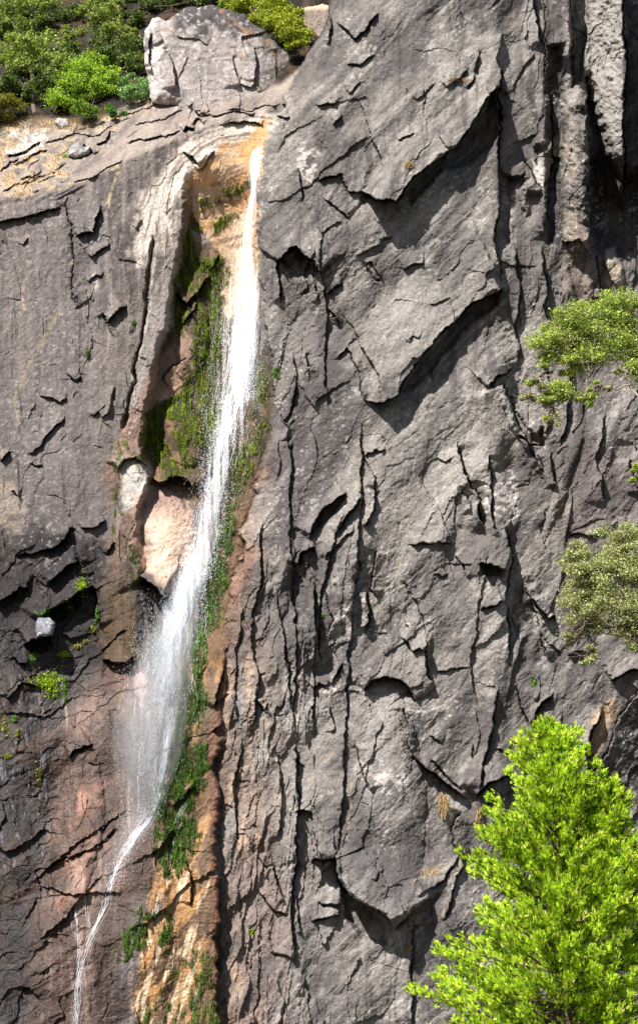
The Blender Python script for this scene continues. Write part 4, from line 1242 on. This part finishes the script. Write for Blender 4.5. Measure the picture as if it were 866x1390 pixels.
# ================================================================ waterfall
wp = np.array([  # py, left, right, core x, core half width, drop density, mist radius
    (196, 346, 358, 354, 5, 1.0), (215, 336, 357, 349, 8, 1.0), (240, 339, 352, 346, 7, .9), (262, 340, 350, 345, 5, .7), (300, 326, 349, 338, 9, .5), (340, 314, 350, 336, 12, .5), (380, 308, 351, 338, 12, .65),
    (420, 303, 352, 338, 11, .9), (460, 298, 350, 335, 10, 1.0), (500, 293, 347, 330, 9, .85), (540, 286, 344, 323, 7, .7), (580, 286, 334, 310, 6, .7), (620, 280, 322, 301, 6, .65), (660, 272, 312, 293, 7, .6),
    (700, 264, 304, 285, 7, .5), (740, 258, 296, 276, 8, .65), (780, 240, 284, 262, 11, 1.0), (810, 226, 276, 250, 14, 1.0), (850, 210, 266, 240, 14, .75), (900, 194, 256, 227, 14, .6), (950, 178, 246, 214, 15, .45),
    (1000, 170, 240, 207, 14, .34), (1050, 168, 230, 203, 13, .26), (1090, 176, 220, 200, 9, .3), (1130, 160, 208, 186, 9, .32), (1170, 142, 186, 164, 8, .22), (1210, 134, 168, 148, 6, .12)], float)


def wat(py, k): return np.interp(py, wp[:, 0], wp[:, k])


def water_mat(name, dens_scale, alpha_lo, alpha_hi):
    m, nt, out = newmat(name)
    tc = N(nt, 'ShaderNodeTexCoord'); mp_ = N(nt, 'ShaderNodeMapping'); mp_.inputs['Scale'].default_value = (dens_scale, dens_scale, dens_scale * .10)
    nt.links.new(tc.outputs['Object'], mp_.inputs['Vector'])
    n1 = N(nt, 'ShaderNodeTexNoise'); n1.inputs['Scale'].default_value = 1; n1.inputs['Detail'].default_value = 5; n1.inputs['Roughness'].default_value = .7
    nt.links.new(mp_.outputs[0], n1.inputs['Vector'])
    r = N(nt, 'ShaderNodeMapRange'); r.inputs['From Min'].default_value = .35; r.inputs['From Max'].default_value = .65
    r.inputs['To Min'].default_value = alpha_lo; r.inputs['To Max'].default_value = alpha_hi
    nt.links.new(n1.outputs['Fac'], r.inputs['Value'])
    at = N(nt, 'ShaderNodeAttribute', attribute_name='foam'); mu = N(nt, 'ShaderNodeMath', operation='MULTIPLY')
    nt.links.new(at.outputs['Fac'], mu.inputs[0]); nt.links.new(r.outputs[0], mu.inputs[1])
    d = N(nt, 'ShaderNodeBsdfDiffuse'); d.inputs['Color'].default_value = (.88, .9, .93, 1)
    t = N(nt, 'ShaderNodeBsdfTranslucent'); t.inputs['Color'].default_value = (.88, .9, .93, 1)
    mx = N(nt, 'ShaderNodeAddShader'); nt.links.new(d.outputs[0], mx.inputs[0]); nt.links.new(t.outputs[0], mx.inputs[1])
    tr = N(nt, 'ShaderNodeBsdfTransparent'); m2 = N(nt, 'ShaderNodeMixShader')
    nt.links.new(mu.outputs[0], m2.inputs[0]); nt.links.new(tr.outputs[0], m2.inputs[1]); nt.links.new(mx.outputs[0], m2.inputs[2])
    nt.links.new(m2.outputs[0], out.inputs['Surface'])
    return m


M_water = water_mat('falling_water', 5.5, -.45, .95)
m, nt, out = newmat('water_drop')
d = N(nt, 'ShaderNodeBsdfDiffuse'); d.inputs['Color'].default_value = (.93, .95, .98, 1)
t = N(nt, 'ShaderNodeBsdfTranslucent'); t.inputs['Color'].default_value = (.8, .84, .9, 1)
mx = N(nt, 'ShaderNodeAddShader'); nt.links.new(d.outputs[0], mx.inputs[0]); nt.links.new(t.outputs[0], mx.inputs[1])
tr = N(nt, 'ShaderNodeBsdfTransparent'); m2 = N(nt, 'ShaderNodeMixShader'); m2.inputs[0].default_value = .34
nt.links.new(tr.outputs[0], m2.inputs[1]); nt.links.new(mx.outputs[0], m2.inputs[2]); nt.links.new(m2.outputs[0], out.inputs['Surface'])
M_drop = m
M_film = m.copy(); M_film.name = 'water_film'
[q for q in M_film.node_tree.nodes if q.type == 'MIX_SHADER'][0].inputs[0].default_value = .28

wbase = onrock(108, 1300)
WF = empty('waterfall', wbase); tag(WF, 'white waterfall dropping down the mossy gully between the two walls', 'waterfall')


_ys = np.arange(190, 1400, 3.0)
_xs = np.interp(_ys, wp[:, 0], wp[:, 3])
_r = np.minimum(surf(_xs, _ys, 7), np.minimum(surf(_xs - 8, _ys, 7), surf(_xs + 6, _ys, 7)))
_r = np.array([_r[max(0, i - 8):i + 9].mean() for i in range(len(_r))]) - .25


def smoothY(py, k=None):
    """depth of the free-falling water: a smoothed line in front of the rock"""
    return np.interp(py, _ys, _r)


# main sheet: lens-shaped body of many strands
NW = 15
ys = np.arange(194, 1095, 2.5)
Vw = []; al = []
for y in ys:
    c = wat(y, 3); w = wat(y, 4) * float(np.interp(y, [540, 620, 760, 1000], [1.2, .85, 1.1, 1.0])) * (1 + .12 * math.sin(y * .07)); dn = wat(y, 5)
    for sgn in (1, -1):
        for k in range(NW):
            u = -1 + 2 * k / (NW - 1)
            th = 5 * math.sqrt(max(0, 1 - u * u)) * sgn
            x = c + u * w + 1.2 * math.sin(y * .11 + k * 2)
            Vw.append(world(x, y, smoothY(y) - th * S)); al.append(max(0, 1 - abs(u) ** 1.6) * min(1, dn) ** 1.3 * float(np.interp(y, [194, 235, 300, 370, 410, 520, 560, 620, 740, 780, 820, 870, 920], [1, .6, .2, .25, .75, .65, .3, .14, .3, .95, .7, .2, 0])) * float(smooth(1095, 1000, y)) * float(smooth(194, 204, y)))
Vw = np.array(Vw); Fw = []
for i in range(len(ys) - 1):
    for g in (0, 1):
        for k in range(NW - 1):
            a = (i * 2 + g) * NW + k; b = a + 2 * NW
            Fw.append((a, b, b + 1, a + 1) if g == 0 else (a, a + 1, b + 1, b))
mesh_from('falling_sheet', Vw - wbase, np.array(Fw), None, M_water, WF, True, extra={'foam': np.array(al)})


def octa(cent, sx, sz, dirv):
    """elongated eight-sided drops"""
    n = len(cent)
    u = np.array([1., 0, 0]); v = np.cross(dirv, u); v /= np.linalg.norm(v, axis=1)[:, None]; uu = np.cross(v, dirv)
    sx = sx[:, None]; sz = sz[:, None]
    V_ = np.stack([cent + dirv * sz, cent + uu * sx, cent + v * sx, cent - uu * sx, cent - v * sx, cent - dirv * sz], 1)
    k = np.arange(n)[:, None] * 6
    fs = [[0, 2, 1], [0, 3, 2], [0, 4, 3], [0, 1, 4], [5, 1, 2], [5, 2, 3], [5, 3, 4], [5, 4, 1]]
    return V_.reshape(-1, 3), np.concatenate([k + f for f in fs])


# strands
ns = 1100
yr0 = np.arange(200, 1060)
q = wat(yr0, 5) * (wat(yr0, 4) + 8) * np.interp(yr0, [200, 300, 400, 520, 600, 700, 780, 850, 950, 1060], [1.5, .7, 1.4, 1.5, .45, .3, .9, .4, .12, .04])
yy = rng.choice(yr0, ns, p=q / q.sum()).astype(float)
ln = rng.uniform(10, 50, ns); g = rng.normal(size=ns) * .38 - .05; ph = rng.uniform(0, 6, ns)
yk = yy[:, None] + ln[:, None] * np.linspace(0, 1, 6)
xk = wat(yk, 3) + np.where(g[:, None] < 0, g[:, None] * (wat(yk, 3) - wat(yk, 1)), g[:, None] * (wat(yk, 2) - wat(yk, 3))) + .8 * np.sin(yk * .2 + ph[:, None])
pk = world(xk, yk, smoothY(yk) - rng.uniform(-5, 7, (ns, 1)) * S)
wd = rng.uniform(.2, .5, ns) * S
pr = np.linspace(1, .3, 6)[None, :, None, None] * wd[:, None, None, None]
cir = np.array([[math.cos(a_), math.sin(a_), 0] for a_ in (0.5, 2.6, 4.7)])
vv = pk[:, :, None, :] + pr * cir[None, None]
q0 = (np.arange(ns)[:, None, None] * 18 + np.arange(5)[None, :, None] * 3)
kk = np.arange(3)[None, None, :]; k1 = (kk + 1) % 3
ff = np.stack([q0 + kk, q0 + k1, q0 + 3 + k1, q0 + 3 + kk], -1).reshape(-1, 4)
mesh_from('water_strands', vv.reshape(-1, 3) - wbase, ff, None, M_drop, WF, True)

# spray drops
nd = 90000
yr = np.arange(210, 1205)
wd_ = wat(yr, 5) * (wat(yr, 2) - wat(yr, 1)) * np.interp(yr, [200, 300, 480, 560, 780, 900, 1120], [.35, .7, 1.0, 1.3, 1.5, .75, .35])
y0 = rng.choice(yr, nd, p=wd_ / wd_.sum()) + rng.random(nd)
g = rng.normal(size=nd) * np.where(rng.random(nd) < .45, .8, .40)
x0 = wat(y0, 3) + np.where(g < 0, g * (wat(y0, 3) - wat(y0, 1)), g * (wat(y0, 2) - wat(y0, 3)))
fl_ = smooth(-.7, .3, fbm(x0 / 4, y0 / 40, 3, 707))
kp = rng.random(nd) < .12 + .88 * fl_
kp &= x0 < np.interp(y0, [p[1] for p in EDGE], [p[0] for p in EDGE]) + 2
x0, y0 = x0[kp], y0[kp]; nd = len(x0)
Yd = smoothY(y0) - rng.normal(size=nd) * 8 * S
Yd = np.minimum(Yd, surf(x0, y0, 1.5))
cent = world(x0, y0, Yd)
dx_ = (wat(y0 + 6, 3) - wat(y0 - 6, 3)) / 12
dv = np.stack([dx_, 0 * dx_, -np.ones(nd)], 1) + rng.normal(size=(nd, 3)) * .12; dv /= np.linalg.norm(dv, axis=1)[:, None]
sz = rng.uniform(.35, 1.0, nd) ** 1.5
ov, of = octa(cent, (.11 + .24 * sz) * S, (.28 + .8 * sz) * S, dv)
mesh_from('spray', ov - wbase, None, None, M_drop, WF, False, of)


# trickles clinging to the rock
def trickle(pts, w, n=10, broken=.0):
    p = np.array(pts, float); out_ = []
    ly = np.concatenate([[0], np.cumsum(np.hypot(*(p[1:] - p[:-1]).T))])
    for k in range(n):
        o_ = rng.normal() * w * .4
        s0 = 0 if broken == 0 else rng.uniform(0, ly[-1] * .8)
        s1 = ly[-1] if broken == 0 else min(ly[-1], s0 + rng.uniform(8, 40))
        s = np.arange(s0, s1, 3.0)
        if len(s) < 3: continue
        x = np.interp(s, ly, p[:, 0]) + o_ + 1.8 * np.sin(s * .09 + k * 1.7) + .6 * np.sin(s * .5 + 2 * k); y = np.interp(s, ly, p[:, 1])
        Yk = surf(x, y, .6)
        out_.append(tube(world(x, y, Yk), rng.uniform(.18, .45) * S, .15 * S, 4))
    return out_


def part_water(name, tubes):
    vv, ff = join(tubes); mesh_from(name, vv - wbase, ff, None, M_film, WF, True)


part_water('lower_stream', trickle([(232, 960), (228, 1000), (220, 1050), (214, 1085), (198, 1120), (180, 1140), (164, 1165), (150, 1200), (142, 1230), (128, 1262), (116, 1290), (108, 1330), (104, 1395)], 8, 9)
           + trickle([(214, 1085), (200, 1112), (180, 1136), (164, 1162)], 11, 60, 1) + trickle([(232, 960), (228, 1000), (220, 1050), (214, 1085), (205, 1110)], 10, 110, 1)
           + trickle([(164, 1160), (152, 1196), (146, 1225), (128, 1262), (118, 1288)], 4, 14, 1))
part_water('trickle', trickle([(101, 1236), (103, 1262), (109, 1288)], 4, 5))
part_water('trickle', trickle([(116, 1215), (120, 1240), (126, 1262)], 3, 3))
part_water('trickle', trickle([(108, 1288), (106, 1330), (100, 1395)], 5, 5))
part_water('trickle', trickle([(260, 1075), (246, 1100), (232, 1160), (222, 1200), (208, 1260), (195, 1300)], 7, 22, 1))
part_water('trickle', trickle([(266, 906), (262, 925), (258, 940)], 5, 8, 1))
for x in (262, 266, 270, 274, 280): part_water('trickle', trickle([(x + 6, 812), (x, 850), (x - 4, 880)], 2, 2, 1))
for x in (292, 300, 306): part_water('trickle', trickle([(x + 8, 410), (x, 450), (x - 6, 500)], 3, 5, 1))

# mist: a soft lens of spray-laden air around the lower fall
m, nt, out = newmat('spray_mist')
pvn = N(nt, 'ShaderNodeVolumePrincipled'); pvn.inputs['Color'].default_value = (.93, .96, 1, 1); pvn.inputs['Density'].default_value = .075; pvn.inputs['Anisotropy'].default_value = .1
nt.links.new(pvn.outputs[0], out.inputs['Volume'])
K = 14
for wk_, y0_, y1_ in ((.70, 740, 1215), (.54, 640, 1180), (.40, 560, 1140), (.24, 560, 1090)):
    ys = np.linspace(y0_, y1_, 40); vm_ = []
    for y in ys:
        c = world(float(wat(y, 3)) - 5 * float(smooth(820, 950, y)) , y, float(smoothY(y)) - .2); e = math.sin(math.pi * min(1, max(0, (y - y0_ + 2) / (y1_ - y0_ + 4)))) ** .6
        w = float(wat(y, 2) - wat(y, 1)) * wk_ * S * e + .02
        for k in range(K):
            a_ = 2 * math.pi * k / K; vm_.append(c + np.array([math.cos(a_) * w, math.sin(a_) * w * .9 - .4 * wk_, 0]))
    fm = []
    for i in range(39):
        for k in range(K): fm.append((i * K + k, (i + 1) * K + k, (i + 1) * K + (k + 1) % K, i * K + (k + 1) % K))
    mi = mesh_from('mist', np.array(vm_) - wbase, np.array(fm), None, m, WF, True)

# ================================================================ moss tufts, dry grass (stuff)
def blades(px, py, L, wdt, tint, lean, droop=True, off=.2):
    n = len(px)
    b = world(px, py, surf(px, py, off))
    d = np.stack([rng.normal(size=n) * .35, -np.abs(rng.normal(size=n)) * .5 - .35, (-1 if droop else 1) * np.ones(n) * lean], 1); d /= np.linalg.norm(d, axis=1)[:, None]
    s = np.cross(d, rng.normal(size=(n, 3))); s /= np.linalg.norm(s, axis=1)[:, None]
    L = L[:, None]
    mid = b + d * L * .55; tip = b + d * L + np.array([0, 0, -.25 if not droop else -.1]) * L
    V_ = np.stack([b - s * wdt * .5, mid + s * wdt, tip, mid - s * wdt], 1)
    k = np.arange(n)[:, None] * 4
    return V_.reshape(-1, 3), k + [0, 1, 2, 3], np.repeat(tint[:, None], 4, 1).reshape(-1, 3)


def scatter(maskarr, n):
    w = maskarr * (PX > -20) * (PX < 890) * (PY > -15) * (PY < 1405)
    p = (w / w.sum()).ravel(); k = rng.choice(len(p), n, p=p)
    return PX.ravel()[k] + rng.uniform(-.6, .6, n), PY.ravel()[k] + rng.uniform(-.6, .6, n)


x, y = scatter(MOSS ** 1.5, 34000)
u = rng.random((len(x), 1)); low = smooth(620, 760, y)[:, None]
u = u ** 1.15; tn = lin((40, 44, 10)) * (1 - u) + (lin((136, 156, 30)) * (1 - low) + lin((74, 118, 30)) * low) * u
v_, f_, t_ = blades(x, y, rng.uniform(.08, .26, len(x)), .025, tn, 1.0)
tag(mesh_from('moss', v_, f_, t_, M_moss), 'green and olive moss hanging in strips on the wet rock beside the waterfall', 'moss', kind='stuff')

gm_ = polymask([(-20, 285), (50, 258), (100, 248), (80, 215), (130, 182), (200, 150), (255, 122), (238, 116), (160, 148), (60, 158), (-20, 160)], 5, 6, 33, 12) * smooth(-.2, .3, fbm(PX / 14, PY / 7, 3, 221))
gm_ = gm_ + 2 * polymask([(10, 166), (70, 158), (125, 166), (140, 172), (100, 180), (60, 174), (10, 178)], 3, 3)
x, y = scatter(gm_, 4500)
u = rng.random((len(x), 1)); tn = lin((150, 124, 90)) * (1 - u) + lin((204, 182, 142)) * u
v_, f_, t_ = blades(x, y, rng.uniform(.12, .4, len(x)), .03, tn, .7, False)
tag(mesh_from('dry_grass', v_, f_, t_, M_grass), 'straw-coloured dry grass covering the ledges at the top left', 'dry grass', kind='stuff')


def tuft(name, label, cat, cx, cy, rx, ry, n, L, ca, cb, droop=False, group=None, w=.022):
    r = np.sqrt(rng.random(n)); a = rng.uniform(0, 6.283, n)
    x = cx + rx * r * np.cos(a); y = cy + ry * r * np.sin(a)
    u = rng.random((n, 1)); tn = lin(ca) * (1 - u) + lin(cb) * u
    v_, f_, t_ = blades(x, y, rng.uniform(.5, 1.1, n) * L, w, tn, .9 if not droop else .8, droop)
    o = mesh_from(name, v_, f_, t_, M_grass); reloc(o, onrock(cx, cy + ry * .6)); tag(o, label, cat, group)
    return o


ca, cb = (150, 122, 84), (206, 182, 138)
TG = 'dry grass tufts rooted in the right wall'
for (lb, cx, cy, rx, ry, n, L, dr) in (
    ('straw tuft perched in the great diagonal overhang, lower one of the pair', 557, 262, 9, 7, 260, .42, True),
    ('straw tuft just above the great diagonal overhang, upper one of the pair', 555, 222, 7, 5, 200, .36, True),
    ('long thin line of dry grass on a slanting crack high on the right wall', 622, 110, 16, 2.5, 240, .3, False),
    ('tall hanging dry grass tuft on the lower wall left of the conifer', 601, 1090, 7, 16, 320, .6, True),
    ('pale dry tuft at the crack junction immediately left of the conifer', 650, 1112, 6, 16, 240, .4, True),
    ('spiky dry tuft at the bottom of the wall below the black overhang', 553, 1288, 7, 5, 200, .45, False),
    ('dry grass strip on a sloping seam below the pale slab', 585, 1182, 14, 5, 200, .3, True),
    ('tan grass patch beside the top of the conifer', 712, 1005, 9, 8, 200, .34, True)):
    tuft('grass_tuft', lb, 'dry grass', cx, cy, rx, ry, n, L, ca, cb, dr, TG)

FG = 'small green plants rooted in the rock'


def fern(label, cx, cy, rx, ry, n, ca, cb, leaf=.085):
    a = rng.uniform(0, 6.283, n); r = np.abs(rng.normal(size=n)) * .6 * (1 + .35 * np.sin(3 * a + cx))
    x = cx + rx * r * np.cos(a); y = cy + ry * r * np.sin(a)
    lump = 1 + .5 * fbm(x / 5, y / 5, 2, 811)
    hgt = 4.5 * np.sqrt(np.clip(1 - r * r, 0, 1)) * lump * rng.uniform(.3, 1.1, n) * min(1, rx / 9)
    p = world(x, y, surf(x, y, hgt + .4))
    u = rng.random((n, 1)); t = (lin(ca) * (1 - u) + lin(cb) * u) * rng.uniform(.75, 1.25, (n, 1))
    v_, f_, t_ = leaves(p, rng.uniform(.6, 1.2, n) * leaf, t, bias=np.array([0, -.5, .4]), asp=.6)
    base = onrock(cx, cy + ry * .5)
    root = empty('cliff_plant', base); tag(root, label, 'plant', FG)
    mesh_from('leaves', v_ - base, None, t_, M_leaf, root, False, f_)
    st = [tube(curvy(base + [0, .1, 0], p[k], 4, .1), .012, .005, 3) for k in rng.integers(0, n, 10)]
    vv, ff = join(st); mesh_from('stems', vv - base, ff, None, M_bark, root, True)


br = ((80, 116, 16), (176, 198, 48)); yo = ((100, 112, 40), (168, 162, 84)); gr = ((50, 92, 30), (116, 152, 62))
for a in (('bushy bright green clump on the dark wet wall, the biggest plant on that wall', 67, 927, 17, 15, 1500, *br),
          ('green plant strip climbing diagonally under the black overhang of the left wall', 112, 796, 8, 16, 420, *br),
          ('small green plant on top of the pale blue-grey block', 62, 832, 8, 5, 220, *gr),
          ('green plant hanging in the dark hollow right of the pale blue-grey block', 94, 822, 7, 9, 260, *gr),
          ('slender upright green strip at the left edge of the brown mossy pillar', 132, 836, 4, 16, 260, *gr),
          ('yellowish green plant right below the slender green strip by the brown pillar', 127, 854, 5, 6, 150, *yo),
          ('green plant at the upper left of the biggest clump, under the black hollow', 46, 892, 8, 8, 240, *gr),
          ('thin green plant trailing down the right side of the biggest clump', 88, 935, 4, 22, 260, *gr),
          ('pair-like green plant above and right of the biggest clump', 88, 888, 8, 5, 180, *br),
          ('yellowish plant on the slanting seam right of the biggest clump', 106, 877, 6, 4, 120, *yo),
          ('small yellow-green tuft further up the same slanting seam', 116, 870, 4, 3, 80, *yo),
          ('yellow-green patch at the far left edge of the wet wall, topmost one there', 6, 985, 5, 14, 240, *yo),
          ('green patch on the wet wall at the left, beside the topmost edge patch', 20, 976, 5, 5, 120, *gr),
          ('yellow-green patch on the wet wall lower left, middle one of the column', 24, 996, 5, 8, 140, *yo),
          ('yellow-green patch near the left edge, lowest one of the column', 10, 1026, 6, 4, 120, *yo),
          ('slanting yellow-green plant on the wet wall above the pink slab', 54, 1052, 4, 14, 200, *yo),
          ('tiny green plant alone on the grey left wall', 119, 480, 4, 6, 110, *gr),
          ('tiny green plant beside the long mossy slot of the left wall', 182, 438, 3, 4, 70, *gr),
          ('leafy green sprig at the edge of the right wall beside the falls', 374, 506, 7, 10, 240, *gr),
          ('small plant on the right wall inside the great diagonal overhang', 579, 238, 5, 3, 80, *yo),
          ('tiny green plant low on the tan flank of the right wall', 438, 836, 3, 3, 50, *gr),
          ('green patch on the pale slope above the cracked left wall', 88, 212, 6, 3, 90, *br),
          ('small green plant near the bottom of the wall between tan flank and grey slab', 342, 1264, 3, 6, 80, *br),
          ('greenish plant in the cleft just above the conifer top', 724, 925, 4, 7, 110, *gr)):
    fern(*a)

# ================================================================ camera, light, world
cam = bpy.data.cameras.new('camera'); co = bpy.data.objects.new('camera', cam); col.objects.link(co)
co.location = (0, 0, CAMZ); co.rotation_euler = (math.radians(90) + PITCH, 0, 0)
cam.sensor_fit = 'VERTICAL'; cam.sensor_height = 36; cam.lens = 36 * FPX / H; cam.clip_end = 3000; cam.clip_start = .5
scn.camera = co

sd = Vector((-.42, -.60, .74)).normalized()
sun = bpy.data.lights.new('sun', 'SUN'); sun.energy = 5.0; sun.angle = math.radians(.5); sun.color = (1, .955, .89)
so = bpy.data.objects.new('sun', sun); col.objects.link(so); so.rotation_euler = sd.to_track_quat('Z', 'Y').to_euler(); so.location = (-60, -40, 140)
w = bpy.data.worlds.new('World'); scn.world = w; w.use_nodes = True
nt = w.node_tree; bg = nt.nodes['Background']; sky = nt.nodes.new('ShaderNodeTexSky'); sky.sky_type = 'NISHITA'; sky.sun_disc = False
sky.sun_elevation = math.asin(sd.z); sky.sun_rotation = math.atan2(sd.x, sd.y)
nt.links.new(sky.outputs[0], bg.inputs[0]); bg.inputs[1].default_value = .05
scn.view_settings.view_transform = 'Standard'; scn.view_settings.look = 'None'; scn.view_settings.gamma = 1; scn.view_settings.exposure = .6
scn.render.engine = 'CYCLES'
scn.cycles.max_bounces = 5; scn.cycles.transparent_max_bounces = 12; scn.cycles.volume_bounces = 1; scn.cycles.diffuse_bounces = 1
